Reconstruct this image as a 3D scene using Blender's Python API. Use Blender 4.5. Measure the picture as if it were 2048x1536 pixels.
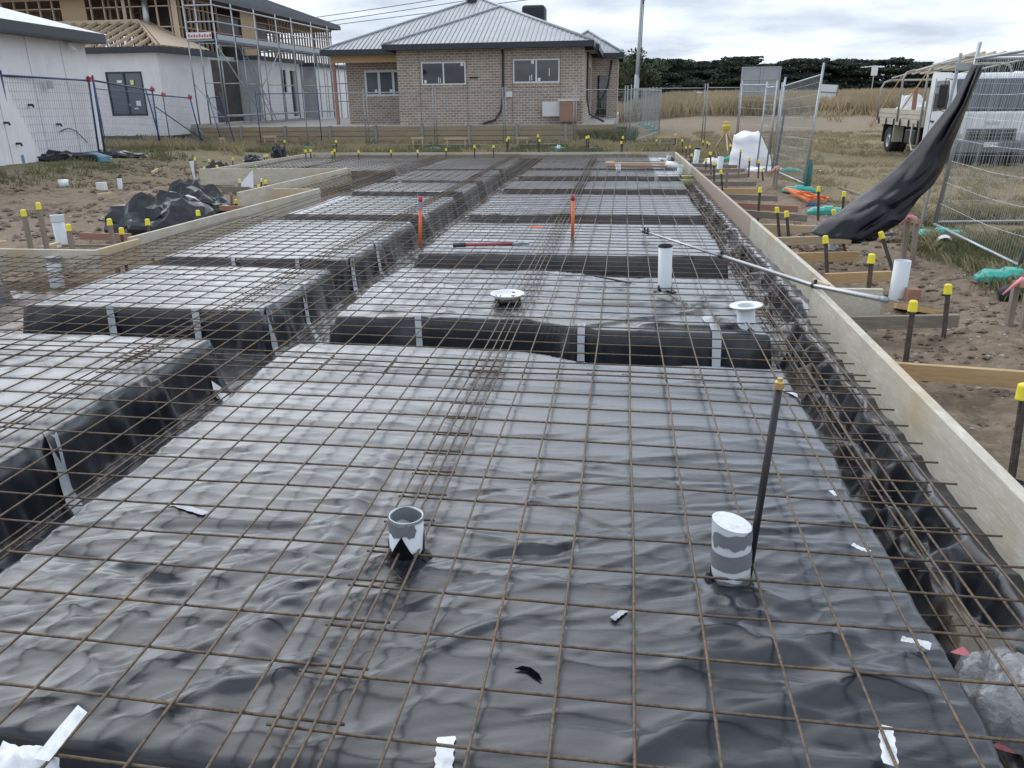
import bpy, math, random
import numpy as np
from mathutils import Vector, Matrix
random.seed(7); rng = np.random.default_rng(7)
S = bpy.context.scene
for o in list(bpy.data.objects): bpy.data.objects.remove(o)
# ---------------------------------------------------------------- camera
FOC, CYH, YAW, CAMZ, ROLL = 1540.0, 572.0, .1413, 1.478, -.012
PIT = math.atan(CYH/FOC)
Fv = Vector((-math.sin(YAW)*math.cos(PIT), math.cos(YAW)*math.cos(PIT), -math.sin(PIT)))
Rv = Vector((math.cos(YAW), math.sin(YAW), 0)); Dv = -Rv.cross(Fv)
CP = Vector((0, 0, CAMZ))
cam = bpy.data.cameras.new('camera'); camo = bpy.data.objects.new('camera', cam)
S.collection.objects.link(camo); S.camera = camo
cam.sensor_width = 36; cam.lens = 36*FOC/2048; cam.clip_end = 3000; cam.clip_start = .05
c_, s_ = math.cos(ROLL), math.sin(ROLL)
Xc = Rv*c_ - Dv*s_ ; Yd = Rv*s_ + Dv*c_
# image right = direction whose (a,b) gives +u
Xi = Rv*c_ + Dv*(-s_); Di = Rv*s_ + Dv*c_
M = Matrix(((Xi.x, -Di.x, -Fv.x, 0), (Xi.y, -Di.y, -Fv.y, 0), (Xi.z, -Di.z, -Fv.z, CAMZ), (0, 0, 0, 1)))
camo.matrix_world = M
S.render.resolution_x = 1024; S.render.resolution_y = 768
# ---------------------------------------------------------------- world, sun, exposure
SUN_EL, SUN_AZ = math.radians(42), math.radians(-38)
w = bpy.data.worlds.new('World'); S.world = w; w.use_nodes = True
nt = w.node_tree; N = nt.nodes; Lk = nt.links; N.clear()
out = N.new('ShaderNodeOutputWorld'); bg = N.new('ShaderNodeBackground'); bg.inputs[1].default_value = .1
sky = N.new('ShaderNodeTexSky'); sky.sky_type = 'NISHITA'; sky.sun_disc = False
sky.sun_elevation = SUN_EL; sky.sun_rotation = SUN_AZ
tc = N.new('ShaderNodeTexCoord'); sep = N.new('ShaderNodeSeparateXYZ'); Lk.new(tc.outputs['Generated'], sep.inputs[0])
mx = N.new('ShaderNodeMath'); mx.operation = 'MAXIMUM'; mx.inputs[1].default_value = 0; Lk.new(sep.outputs[2], mx.inputs[0])
ad = N.new('ShaderNodeMath'); ad.operation = 'ADD'; ad.inputs[1].default_value = .16; Lk.new(mx.outputs[0], ad.inputs[0])
dv = N.new('ShaderNodeVectorMath'); dv.operation = 'DIVIDE'; Lk.new(tc.outputs['Generated'], dv.inputs[0])
cb = N.new('ShaderNodeCombineXYZ')
for i in range(2): Lk.new(ad.outputs[0], cb.inputs[i])
cb.inputs[2].default_value = 1e6; Lk.new(cb.outputs[0], dv.inputs[1])
n1 = N.new('ShaderNodeTexNoise'); n1.inputs['Scale'].default_value = 1.15; n1.inputs['Detail'].default_value = 7; n1.inputs['Roughness'].default_value = .52
Lk.new(dv.outputs[0], n1.inputs[0])
cr = N.new('ShaderNodeValToRGB'); Lk.new(n1.outputs[0], cr.inputs[0])
e = cr.color_ramp.elements; e[0].position = .38; e[0].color = (4.1, 4.65, 5.6, 1); e[1].position = .62; e[1].color = (7.7, 8.3, 9.1, 1)
m_ = e.new(.5) if hasattr(e, 'new') else None
m_.color = (5.8, 6.35, 7.2, 1)
mix = N.new('ShaderNodeMix'); mix.data_type = 'RGBA'; mix.inputs[0].default_value = .93
zr = N.new('ShaderNodeValToRGB'); Lk.new(sep.outputs[2], zr.inputs[0]); zr.color_ramp.interpolation = 'EASE'; ze = zr.color_ramp.elements; ze[0].position = .12; ze[0].color = (.4, .4, .4, 1); ze[1].position = 1; ze[1].color = (.46, .46, .46, 1)
for p_, v_ in ((.30, .92), (.56, .48)): q_ = ze.new(p_); q_.color = (v_, v_, v_, 1)
# the overcast is brightest on the side where the hidden sun stands
dt = N.new('ShaderNodeVectorMath'); dt.operation = 'DOT_PRODUCT'; dt.inputs[1].default_value = (-.42, .90, 0); Lk.new(tc.outputs['Generated'], dt.inputs[0])
dm = N.new('ShaderNodeMapRange'); dm.interpolation_type = 'SMOOTHSTEP'; dm.inputs[1].default_value = -.35; dm.inputs[2].default_value = .65; dm.inputs[3].default_value = 0; dm.inputs[4].default_value = 1; Lk.new(dt.outputs['Value'], dm.inputs[0])
zm = N.new('ShaderNodeMath'); zm.operation = 'MULTIPLY'; zm.inputs[1].default_value = 2.6; Lk.new(zr.outputs[0], zm.inputs[0])
zs = N.new('ShaderNodeMix'); zs.data_type = 'FLOAT'; zs.inputs[2].default_value = 1.1; Lk.new(dm.outputs[0], zs.inputs[0]); Lk.new(zm.outputs[0], zs.inputs[3])
vm = N.new('ShaderNodeVectorMath'); vm.operation = 'SCALE'; Lk.new(cr.outputs[0], vm.inputs[0]); Lk.new(zs.outputs[0], vm.inputs['Scale'])
Lk.new(sky.outputs[0], mix.inputs[6]); Lk.new(vm.outputs[0], mix.inputs[7]); Lk.new(mix.outputs[2], bg.inputs[0]); Lk.new(bg.outputs[0], out.inputs[0])
sl = bpy.data.lights.new('sun', 'SUN'); sl.energy = .85; sl.angle = math.radians(65); sl.color = (1, .985, .96)
so = bpy.data.objects.new('sun', sl); S.collection.objects.link(so)
sd = Vector((math.sin(SUN_AZ)*math.cos(SUN_EL), math.cos(SUN_AZ)*math.cos(SUN_EL), math.sin(SUN_EL)))
so.rotation_euler = sd.to_track_quat('Z', 'Y').to_euler()
S.view_settings.view_transform = 'Standard'; S.view_settings.look = 'None'; S.view_settings.exposure = .53; S.view_settings.gamma = 1
# ---------------------------------------------------------------- helpers
def ray(px, py):
    u, v = px-1024, py-768
    a, b = (u*c_+v*s_)/FOC, (-u*s_+v*c_)/FOC
    return Fv + a*Rv + b*Dv
def at(px, py, z=0.):
    d = ray(px, py); return CP + d*((z-CAMZ)/d.z)
def atY(px, py, Y):
    d = ray(px, py); return CP + d*(Y/d.y)
def atX(px, py, X):
    d = ray(px, py); return CP + d*(X/d.x)
def atd(px, py, dep): return CP + ray(px, py)*dep
def depth(p): return (Vector(p)-CP).dot(Fv)
def sm(t): t = np.clip(t, 0, 1); return t*t*(3-2*t)
def vnoise(x, y, seed=0):
    x = np.asarray(x, float); y = np.asarray(y, float)
    xi = np.floor(x).astype(np.int64); yi = np.floor(y).astype(np.int64); fx = x-xi; fy = y-yi
    def h(a, b):
        n = (a*374761393 + b*668265263 + seed*1442695041) & 0x7fffffff
        n = ((n ^ (n >> 13))*1274126177) & 0x7fffffff
        return ((n ^ (n >> 16)) & 0xffff)/65535.
    u = fx*fx*fx*(fx*(fx*6-15)+10); v = fy*fy*fy*(fy*(fy*6-15)+10)
    return (h(xi, yi)*(1-u)+h(xi+1, yi)*u)*(1-v)+(h(xi, yi+1)*(1-u)+h(xi+1, yi+1)*u)*v
def fbm(x, y, o=4, seed=0):
    s = 0; a = .5
    for i in range(o): s = s+a*vnoise(x*2**i+i*17.3, y*2**i-i*9.1, seed+i); a *= .5
    return s/(1-.5**o)
def ridge(x, y, seed=0): return 1-np.abs(2*vnoise(x, y, seed)-1)
def _bands(c, a, b, wid): return sm((c-a)/wid)*sm((b-c)/wid)
def Gnp(x, y):
    x = np.asarray(x, float); y = np.asarray(y, float)
    z = -.33+0*x
    z = z + .13*sm((x-2.2)/1.6)*sm((16-y)/6)
    z = z + .38*sm((-x-10.2)/4.5)*sm((y-9)/5)*(1-sm((y-24)/5)*sm((x+20)/4))
    z = z + 1.15*sm((y-34)/60)*sm((x+2)/8) + 1.0*sm((y-90)/120)
    z = z + 1.7*sm((y-34)/80)*sm((-x-2)/20)*0
    near = sm((40-y)/20)
    z = z + near*((fbm(x*1.3, y*1.3, 5, 3)-.5)*.13 + (fbm(x*5.1, y*5.1, 3, 8)-.5)*.07*vnoise(x*.9, y*.9, 5)+(fbm(x*11, y*11, 2, 28)-.5)*.03)
    z = z + (fbm(x*.15, y*.15, 3, 9)-.5)*.25*sm((y-36)/20)
    # soil heap by the right pegs
    z = z + .16*np.exp(-(((x-3.0)/.45)**2+((y-4.3)/.5)**2)) + .10*np.exp(-(((x-2.75)/.35)**2+((y-5.9)/.5)**2))
    z = z + .16*np.exp(-(((x-3.3)/.8)**2+((y-16.3)/1.4)**2))
    return z
def G(x, y): return float(Gnp(x, y))
def onG(px, py, z0=-.33):
    z = z0
    for i in range(14):
        p = at(px, py, z); z = .5*z+.5*G(p.x, p.y)
    return at(px, py, z)
# materials -----------------------------------------------------
MATS = {}
def mat(name, col=(.5, .5, .5), rough=.6, metal=0., noise=None, bump=None, attr=None, spec=None, alpha=None, coat=0):
    """noise=(scale, colour2, lo, hi[, stretch vec]); bump=(scale, strength, dist[, stretch])"""
    m = bpy.data.materials.new(name); m.use_nodes = True; t = m.node_tree; b = t.nodes['Principled BSDF']
    b.inputs['Base Color'].default_value = (*col, 1); b.inputs['Roughness'].default_value = rough; b.inputs['Metallic'].default_value = metal
    if spec is not None: b.inputs['Specular IOR Level'].default_value = spec
    if coat: b.inputs['Coat Weight'].default_value = coat
    tcn = t.nodes.new('ShaderNodeTexCoord')
    def coord(st):
        mp = t.nodes.new('ShaderNodeMapping'); mp.inputs['Scale'].default_value = st; t.links.new(tcn.outputs['Object'], mp.inputs[0]); return mp.outputs[0]
    last = None
    for nz in (noise if isinstance(noise, list) else [noise] if noise else []):
        n = t.nodes.new('ShaderNodeTexNoise'); n.inputs['Scale'].default_value = nz[0]; n.inputs['Detail'].default_value = 6; n.inputs['Roughness'].default_value = .6
        t.links.new(coord(nz[4] if len(nz) > 4 else (1, 1, 1)), n.inputs[0])
        r = t.nodes.new('ShaderNodeMapRange'); r.inputs[1].default_value = nz[2]; r.inputs[2].default_value = nz[3]; t.links.new(n.outputs[0], r.inputs[0])
        x = t.nodes.new('ShaderNodeMix'); x.data_type = 'RGBA'; t.links.new(r.outputs[0], x.inputs[0])
        if last: t.links.new(last, x.inputs[6])
        else: x.inputs[6].default_value = (*col, 1)
        x.inputs[7].default_value = (*nz[1], 1); last = x.outputs[2]
    if last: t.links.new(last, b.inputs['Base Color'])
    prev = None
    for bp in (bump if isinstance(bump, list) else [bump] if bump else []):
        n = t.nodes.new('ShaderNodeTexNoise'); n.inputs['Scale'].default_value = bp[0]; n.inputs['Detail'].default_value = 5
        t.links.new(coord(bp[3] if len(bp) > 3 else (1, 1, 1)), n.inputs[0])
        u = t.nodes.new('ShaderNodeBump'); u.inputs['Strength'].default_value = bp[1]; u.inputs['Distance'].default_value = bp[2]
        t.links.new(n.outputs[0], u.inputs['Height'])
        if prev: t.links.new(prev, u.inputs['Normal'])
        prev = u.outputs[0]
    if prev: t.links.new(prev, b.inputs['Normal'])
    MATS[name] = m; return m
mat('plastic', (.0075, .0095, .0145), .42, spec=.25, coat=.9, noise=[(2.2, (.013, .0155, .0225), .35, .7)], bump=[(9, .14, .02, (1, 3.2, 1)), (34, .22, .006, (1, 2.2, 1))])
MATS['plastic'].node_tree.nodes['Principled BSDF'].inputs['Coat Roughness'].default_value = .26; MATS['plastic'].node_tree.nodes['Principled BSDF'].inputs['Sheen Weight'].default_value = .26; MATS['plastic'].node_tree.nodes['Principled BSDF'].inputs['Sheen Roughness'].default_value = .32; MATS['plastic'].node_tree.nodes['Principled BSDF'].inputs['Sheen Tint'].default_value = (.80, .91, 1, 1); MATS['plastic'].node_tree.nodes['Principled BSDF'].inputs['Coat IOR'].default_value = 1.50
mat('plastic_loose', (.0035, .005, .009), .24, spec=.26, bump=[(5, .2, .03)])
mat('plastic_heap', (.007, .009, .013), .30, spec=.4, coat=.35, bump=[(6, .3, .02)])
mat('void', (.004, .004, .005), 1., spec=0.)
mat('rebar', (.15, .11, .075), .6, .3, noise=[(4, (.24, .15, .06), .54, .70), (60, (.05, .042, .036), .45, .7)], bump=[(90, .5, .003)])
mat('tape', (.36, .38, .41), .38, .3, bump=[(40, .5, .004)])
mat('tape_white', (.72, .74, .76), .4, .0, noise=(30, (.45, .47, .5), .5, .75), bump=[(30, .7, .008)])
mat('film_ribbed', (.70, .72, .74), .3, noise=(60, (.42, .45, .48), .45, .62, (1, .12, 1)), bump=(60, .6, .004, (1, .12, 1)))
mat('tape_grey', (.22, .23, .25), .35, .2, bump=[(45, .6, .004)])
mat('form_ply', (.56, .52, .43), .75, noise=[(3, (.44, .405, .33), .4, .7, (1, 1, 4)), (28, (.68, .64, .54), .5, .75, (1, .35, 3)), (1.3, (.50, .40, .26), .52, .7), (120, (.20, .17, .13), .66, .78, (1, .3, 2))], bump=(60, .3, .004, (1, .2, 2)))
mat('form_pink', (.44, .33, .27), .75, noise=[(14, (.36, .31, .25), .4, .7, (1, .3, 3)), (120, (.25, .2, .15), .66, .78)], bump=(60, .3, .004))
mat('timber_new', (.50, .34, .17), .7, noise=[(6, (.40, .25, .11), .4, .7, (.6, 1, 8)), (20, (.58, .42, .24), .5, .7, (.5, 1, 12))], bump=(30, .2, .004, (.5, 1, 8)))
mat('timber_pale', (.58, .46, .30), .7, noise=[(8, (.48, .36, .22), .4, .7, (.5, 1, 6))], bump=(30, .2, .004))
mat('timber_grey', (.24, .21, .17), .85, noise=[(9, (.15, .13, .11), .4, .7, (.4, 1, 8)), (26, (.33, .29, .23), .5, .7, (.4, 1, 9))], bump=(25, .4, .006, (.4, 1, 8)))
mat('timber_red', (.36, .20, .14), .8, noise=(9, (.28, .16, .11), .4, .7, (.4, 1, 8)))
mat('stake', (.12, .10, .088), .75, .1, noise=[(14, (.07, .05, .04), .4, .65), (70, (.28, .25, .22), .6, .72)], bump=(60, .5, .005))
mat('stake_wood', (.22, .18, .145), .85, noise=[(14, (.30, .26, .22), .4, .65, (1, 1, .2))])
mat('cap', (.80, .68, .035), .45, noise=(18, (.62, .52, .05), .5, .75))
mat('cap_pale', (.78, .72, .22), .5, noise=(18, (.62, .55, .15), .5, .75))
mat('pvc', (.62, .66, .69), .35, noise=[(6, (.50, .53, .55), .5, .75), (90, (.3, .3, .3), .70, .78)])
mat('pvc_white', (.78, .79, .79), .3)
mat('black_rubber', (.02, .02, .022), .5)
mat('brass', (.55, .40, .17), .4, .55)
mat('fluoro', (.85, .19, .06), .5); mat('fluoro_red', (.5, .03, .08), .5)
mat('tool_red', (.28, .02, .035), .4); mat('orange_paint', (.72, .17, .04), .45)
mat('alu', (.42, .43, .43), .38, .75, noise=(20, (.42, .42, .40), .45, .7))
mat('galv', (.42, .45, .47), .42, .7, noise=(14, (.32, .35, .37), .4, .7))
mat('galv_dull', (.33, .36, .37), .5, .5, noise=(14, (.24, .26, .27), .4, .7))
mat('blue_steel', (.035, .065, .17), .45, .2, noise=(12, (.08, .10, .17), .5, .7))
mat('teal', (.045, .40, .32), .5, noise=[(7, (.06, .33, .27), .4, .65), (25, (.25, .42, .35), .62, .75)])
mat('teal_dark', (.02, .12, .12), .5); mat('blue_block', (.10, .26, .38), .6, noise=(10, (.22, .33, .38), .45, .7))
mat('red_clip', (.72, .07, .035), .5); mat('pink', (.85, .30, .36), .6)
mat('render_white', (.80, .79, .80), .85, noise=[(1.2, (.72, .71, .72), .4, .7), (7, (.84, .83, .83), .5, .7, (1, 1, .15))])
mat('render_shade_joint', (.48, .49, .51), .85, noise=(1.5, (.34, .35, .37), .4, .7))  # white render with shade put into its colour; also used for panel joints
mat('dark_trim', (.028, .032, .042), .45); mat('soffit', (.13, .10, .08), .8)
mat('glass', (.012, .014, .018), .03, spec=.8, bump=(1.2, .08, .02)); mat('glass_mid', (.055, .075, .09), .08, spec=.8)
mat('sticker', (.8, .8, .78), .6); mat('sticker_yellow', (.75, .72, .3), .6)
mat('frame_white', (.72, .73, .73), .5); mat('frame_black', (.02, .022, .026), .4)
mat('roof_metal', (.38, .40, .42), .45, .3, noise=(1.5, (.28, .30, .32), .4, .7))
mat('roof_rib', (.26, .275, .29), .42, .35)
mat('roof_dark', (.14, .155, .17), .6, noise=(6, (.10, .11, .125), .4, .7))
mat('osb', (.42, .31, .20), .8, noise=(22, (.36, .24, .13), .4, .65))
mat('stud', (.36, .265, .19), .8, noise=(9, (.30, .20, .13), .4, .7)); mat('stud_pale', (.52, .42, .31), .8, noise=(9, (.50, .37, .25), .4, .7))
mat('dark_interior', (.06, .05, .048), .7, noise=(1.5, (.10, .085, .08), .4, .7))  # dark colour in place of the dark interior behind openings and studs
mat('sleeper', (.36, .285, .185), .8, noise=[(3, (.27, .215, .14), .35, .7, (.4, 1, 6))], bump=(12, .4, .01, (.3, 1, 6)))
mat('concrete', (.42, .41, .38), .9, noise=(8, (.34, .33, .30), .4, .7))
mat('truck_white', (.74, .77, .80), .22, coat=.5, noise=(1.5, (.66, .69, .72), .4, .7)); mat('tray_cream', (.52, .48, .38), .5, noise=(3, (.42, .39, .31), .4, .7))
mat('rack_steel', (.40, .39, .35), .5, .2, noise=(3, (.30, .29, .26), .4, .7)); mat('grille', (.16, .17, .18), .5); mat('black_plastic', (.015, .016, .018), .55); mat('tyre', (.022, .022, .022), .85); mat('rim', (.42, .43, .43), .45, .3)
mat('lamp_glass', (.55, .57, .58), .12, spec=.8)
mat('bag_white', (.84, .85, .88), .6, bump=(7, .5, .03))
mat('clear_film', (.60, .62, .64), .16, spec=.9, noise=(14, (.85, .86, .88), .45, .62), bump=(14, 1, .03)); MATS['clear_film'].node_tree.nodes['Principled BSDF'].inputs['Transmission Weight'].default_value = .65; 
mat('bark', (.10, .085, .07), .9); mat('leaf_dark', (.024, .040, .030), .7, noise=(.35, (.048, .066, .040), .4, .65)); mat('leaf_gum', (.035, .06, .022), .65, noise=(.6, (.075, .10, .04), .45, .65))
mat('grass_dry', (.40, .33, .20), .9, noise=(.5, (.25, .22, .125), .4, .65)); mat('grass_tan', (.46, .37, .235), .9, noise=(.25, (.34, .275, .17), .4, .65))
mat('grass_green', (.12, .145, .065), .85, noise=(.9, (.20, .19, .09), .4, .65)); mat('yellow_tool', (.60, .42, .06), .5)
mat('sign_back', (.36, .38, .40), .5, .5, noise=(3, (.32, .34, .36), .4, .7)); mat('lime', (.42, .47, .2), .6); mat('red_text', (.65, .06, .05), .5)
mat('soil_dark', (.15, .112, .082), .95, noise=(25, (.22, .17, .125), .4, .65), bump=(40, .8, .02))
def setcoord(m): pass
# brick
bm_ = bpy.data.materials.new('brick'); bm_.use_nodes = True; t = bm_.node_tree; b = t.nodes['Principled BSDF']; b.inputs['Roughness'].default_value = .85
tcn = t.nodes.new('ShaderNodeTexCoord'); sp = t.nodes.new('ShaderNodeSeparateXYZ'); t.links.new(tcn.outputs['Object'], sp.inputs[0])
a_ = t.nodes.new('ShaderNodeMath'); a_.operation = 'ADD'; t.links.new(sp.outputs[0], a_.inputs[0]); t.links.new(sp.outputs[1], a_.inputs[1])
cbn = t.nodes.new('ShaderNodeCombineXYZ'); t.links.new(a_.outputs[0], cbn.inputs[0]); t.links.new(sp.outputs[2], cbn.inputs[1])
bt = t.nodes.new('ShaderNodeTexBrick'); t.links.new(cbn.outputs[0], bt.inputs[0])
for k, v in dict(Scale=1).items(): bt.inputs[k].default_value = v
bt.inputs['Color1'].default_value = (.32, .235, .19, 1); bt.inputs['Color2'].default_value = (.44, .345, .285, 1); bt.inputs['Mortar'].default_value = (.64, .58, .51, 1)
bt.inputs['Mortar Size'].default_value = .015; bt.inputs['Brick Width'].default_value = .25; bt.inputs['Row Height'].default_value = .1; bt.inputs['Bias'].default_value = -.1
nz = t.nodes.new('ShaderNodeTexNoise'); nz.inputs['Scale'].default_value = 2.5; t.links.new(tcn.outputs['Object'], nz.inputs[0])
x = t.nodes.new('ShaderNodeMix'); x.data_type = 'RGBA'; x.blend_type = 'MULTIPLY'; x.inputs[0].default_value = .35
t.links.new(bt.outputs[0], x.inputs[6]); t.links.new(nz.outputs[0], x.inputs[7]); x.inputs[7].default_value = (1, 1, 1, 1)
t.links.new(x.outputs[2], b.inputs['Base Color']); MATS['brick'] = bm_
# mesh builder ---------------------------------------------------
COL = S.collection
def link(name, me, parent=None):
    o = bpy.data.objects.new(name, me); COL.objects.link(o)
    if parent is not None: o.parent = parent
    return o
def tag(o, label=None, cat=None, group=None, kind=None):
    if label: o['label'] = label
    if cat: o['category'] = cat
    if group: o['group'] = group
    if kind: o['kind'] = kind
    return o
def empty(name, loc, label, cat, group=None, rz=0):
    o = link(name, None); o.location = loc; o.rotation_euler = (0, 0, rz); return tag(o, label, cat, group)
class MB:
    def __init__(s): s.v = []; s.f = []; s.mi = []; s.cur = 0
    def add(s, vs, fs):
        n = len(s.v); s.v += [tuple(p) for p in vs]; s.f += [tuple(i+n for i in f) for f in fs]; s.mi += [s.cur]*len(fs); return s
    def box(s, c, d, R=None):
        c = Vector(c); h = Vector(d)/2; vs = []
        for k in range(8):
            p = Vector((h.x*(1 if k & 1 else -1), h.y*(1 if k & 2 else -1), h.z*(1 if k & 4 else -1)))
            if R is not None: p = R @ p
            vs.append(c+p)
        return s.add(vs, [(0, 2, 3, 1), (4, 5, 7, 6), (0, 1, 5, 4), (2, 6, 7, 3), (0, 4, 6, 2), (1, 3, 7, 5)])
    def bx(s, x0, x1, y0, y1, z0, z1): return s.box(((x0+x1)/2, (y0+y1)/2, (z0+z1)/2), (x1-x0, y1-y0, z1-z0))
    def bar(s, a, b, w, h, up=(0, 0, 1)):
        a, b = Vector(a), Vector(b); d = b-a; L = d.length
        if L < 1e-6: return s
        d.normalize(); u = Vector(up)
        if abs(d.dot(u)) > .98: u = Vector((0, 1, 0))
        r = d.cross(u).normalized(); u = r.cross(d)
        R = Matrix((r, d, u)).transposed()
        return s.box((a+b)/2, (w, L, h), R)
    def tube(s, pts, r, n=6, cap=True):
        pts = [Vector(p) for p in pts]; rs = r if isinstance(r, (list, tuple)) else [r]*len(pts)
        vs = []; fs = []; prev = None
        for i, p in enumerate(pts):
            d = (pts[min(i+1, len(pts)-1)]-pts[max(i-1, 0)])
            d = d.normalized() if d.length > 1e-9 else Vector((0, 0, 1))
            if prev is None:
                u = Vector((0, 0, 1)) if abs(d.z) < .9 else Vector((1, 0, 0)); u = (u-d*u.dot(d)).normalized()
            else: u = (prev-d*prev.dot(d)).normalized()
            prev = u; w_ = d.cross(u)
            for k in range(n):
                a = 2*math.pi*k/n; vs.append(p+(u*math.cos(a)+w_*math.sin(a))*rs[i])
        for i in range(len(pts)-1):
            for k in range(n): fs.append((i*n+k, i*n+(k+1) % n, (i+1)*n+(k+1) % n, (i+1)*n+k))
        if cap: fs.append(tuple(reversed(range(n)))); fs.append(tuple((len(pts)-1)*n+k for k in range(n)))
        return s.add(vs, fs)
    def lathe(s, base, axis, prof, n=20):
        """prof: list of (r, h) along axis"""
        base, ax = Vector(base), Vector(axis).normalized(); u = Vector((1, 0, 0)) if abs(ax.x) < .9 else Vector((0, 1, 0))
        u = (u-ax*u.dot(ax)).normalized(); w_ = ax.cross(u); vs = []; fs = []
        for r, h in prof:
            for k in range(n): a = 2*math.pi*k/n; vs.append(base+ax*h+(u*math.cos(a)+w_*math.sin(a))*max(r, 1e-4))
        for i in range(len(prof)-1):
            for k in range(n): fs.append((i*n+k, i*n+(k+1) % n, (i+1)*n+(k+1) % n, (i+1)*n+k))
        return s.add(vs, fs)
    def quad(s, a, b, c, d): return s.add([a, b, c, d], [(0, 1, 2, 3)])
    def prism(s, pts, thick):
        """planar polygon extruded by vector thick"""
        n = len(pts); t_ = Vector(thick); vs = [Vector(p) for p in pts]+[Vector(p)+t_ for p in pts]
        return s.add(vs, [tuple(range(n)), tuple(reversed(range(n, 2*n)))]+[(i, i+n, (i+1) % n+n, (i+1) % n) for i in range(n)])
    def mesh(s, mats, smooth=False, origin=None):
        me = bpy.data.meshes.new('m'); v = s.v
        if origin is not None: ox, oy, oz = origin; v = [(a-ox, b-oy, c-oz) for a, b, c in v]
        me.from_pydata(v, [], s.f)
        for m in (mats if isinstance(mats, (list, tuple)) else [mats]): me.materials.append(MATS[m])
        if max(s.mi, default=0) > 0: me.polygons.foreach_set('material_index', s.mi)
        if smooth: me.polygons.foreach_set('use_smooth', [True]*len(s.f))
        me.update(); return me
    def build(s, name, mats, parent=None, smooth=False, bevel=0, loc=None):
        """coordinates are world ones; a part is stored relative to its thing's base"""
        if parent is not None:
            r = parent
            while r.parent is not None: r = r.parent
            org = r.location.copy()
        else:
            xs, ys, zs = zip(*s.v); org = Vector(loc) if loc is not None else Vector(((min(xs)+max(xs))/2, (min(ys)+max(ys))/2, min(zs)))
        o = link(name, s.mesh(mats, smooth, org), parent)
        if parent is None: o.location = org
        if bevel:
            m = o.modifiers.new('bevel', 'BEVEL'); m.width = bevel; m.segments = 2; m.limit_method = 'ANGLE'
        return o
def npmesh(name, V, Fq, mats, smooth=True, mi=None):
    me = bpy.data.meshes.new(name); me.vertices.add(len(V)); me.vertices.foreach_set('co', np.asarray(V, np.float32).ravel())
    Fq = np.asarray(Fq, np.int32); k = Fq.shape[1]; me.loops.add(Fq.size); me.loops.foreach_set('vertex_index', Fq.ravel())
    me.polygons.add(len(Fq)); me.polygons.foreach_set('loop_start', np.arange(len(Fq), dtype=np.int32)*k)
    try: me.polygons.foreach_set('loop_total', np.full(len(Fq), k, np.int32))
    except Exception: pass
    if mi is not None: me.polygons.foreach_set('material_index', np.asarray(mi, np.int32))
    me.polygons.foreach_set('use_smooth', np.full(len(Fq), smooth)); me.update(calc_edges=True); me.validate()
    for m in mats: me.materials.append(MATS[m] if isinstance(m, str) else m)
    return me
def gridmesh(xs, ys):
    X, Y = np.meshgrid(xs, ys); nx, ny = len(xs), len(ys)
    i = np.arange(nx*ny).reshape(ny, nx); F = np.stack([i[:-1, :-1], i[:-1, 1:], i[1:, 1:], i[1:, :-1]], -1).reshape(-1, 4)
    return X, Y, F
def stepgrid(spec):
    r = [spec[0][0]]
    for a, b, st in spec:
        while r[-1] < b-1e-6: r.append(r[-1]+st)
    return np.array(r)
def copytree(o, parent=None):
    c = o.copy(); COL.objects.link(c)
    if parent is not None: c.parent = parent
    for ch in [q for q in bpy.data.objects if q.parent == o]: copytree(ch, c)
    return c
# ================================================================ SETTING: ground
xs = np.concatenate([-np.geomspace(900, 26, 30), stepgrid([(-25, -10, .25), (-10, 6, .085), (6, 16, .3)]), np.geomspace(17, 900, 34)])
ys = np.concatenate([[-60, -20, -6, -2, -.5], stepgrid([(0, 9, .07), (9, 20, .12), (20, 40, .3)]), np.geomspace(41, 1500, 60)])
X, Y, F = gridmesh(xs, ys)
def xr(y):  # inner face of the right-hand forms
    y = np.asarray(y, float); return np.where(y < 6.22, 1.50+.0*y, 1.655-(y-6.22)*.0165)
def xl(y):
    y = np.asarray(y, float); return np.where(y < 7.36, -9.2, np.where(y < 12.98, -5.42+(y-7.4)*.045, np.where(y < 17.05, -6.22+(y-13)*.045, -9.25+(y-17)*.07)))
YB = 22.25
Z = Gnp(X, Y)
ins = (X > xl(Y)-.06) & (X < xr(Y)+.06) & (Y < YB+.05) & (Y > -1.5)
Z = np.where(ins, -.62, Z)
V = np.stack([X, Y, Z], -1).reshape(-1, 3)
gm = npmesh('ground', V, F, [])
# cover masks: r = grass cover, g = green share, b = pale gravel / sand
x, y = X.ravel(), Y.ravel(); nn = fbm(x*.45, y*.45, 4, 21); n2 = fbm(x*1.7, y*1.7, 3, 33)
gr = np.zeros_like(x)
right = sm((x-(3.7+.5*(nn-.5)*4)+.05*np.maximum(0, y-14)*0)/.7)*sm((y-3)/3)
rfar = sm((x-2.2-1.6*nn)/1.2)*sm((y-13)/3)
back = sm((y-24.2-3*nn)/1.5)
left = sm((-x-12.6+4*nn)/1.5)*sm((y-14.5)/3.5)*(.3+.7*sm((nn-.4)/.12))
gr = np.clip(np.maximum.reduce([right, rfar, back, left])*(.55+.8*n2), 0, 1)
track = sm((y-41-2*nn)/3)*sm((60+3*nn-y)/4)*sm((x+3)/3)*sm((32-x)/14)
gr = gr*(1-.9*track)
green = .75*np.clip(np.maximum(left*.9, sm((y-23)/3)*sm((34-y)/3)*.8)+.75*right*sm((nn-.47)/.15)*sm((20-y)/8)+.5*sm((y-30)/4)*sm((42-y)/6)*sm((nn-.5)/.1), 0, 1)*(1-sm((y-60)/20))
sand = np.clip(track*.55+sm((fbm(x*.7, y*.7, 3, 77)-.56)/.1)*sm((14-y)/5)*.8, 0, 1)
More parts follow.
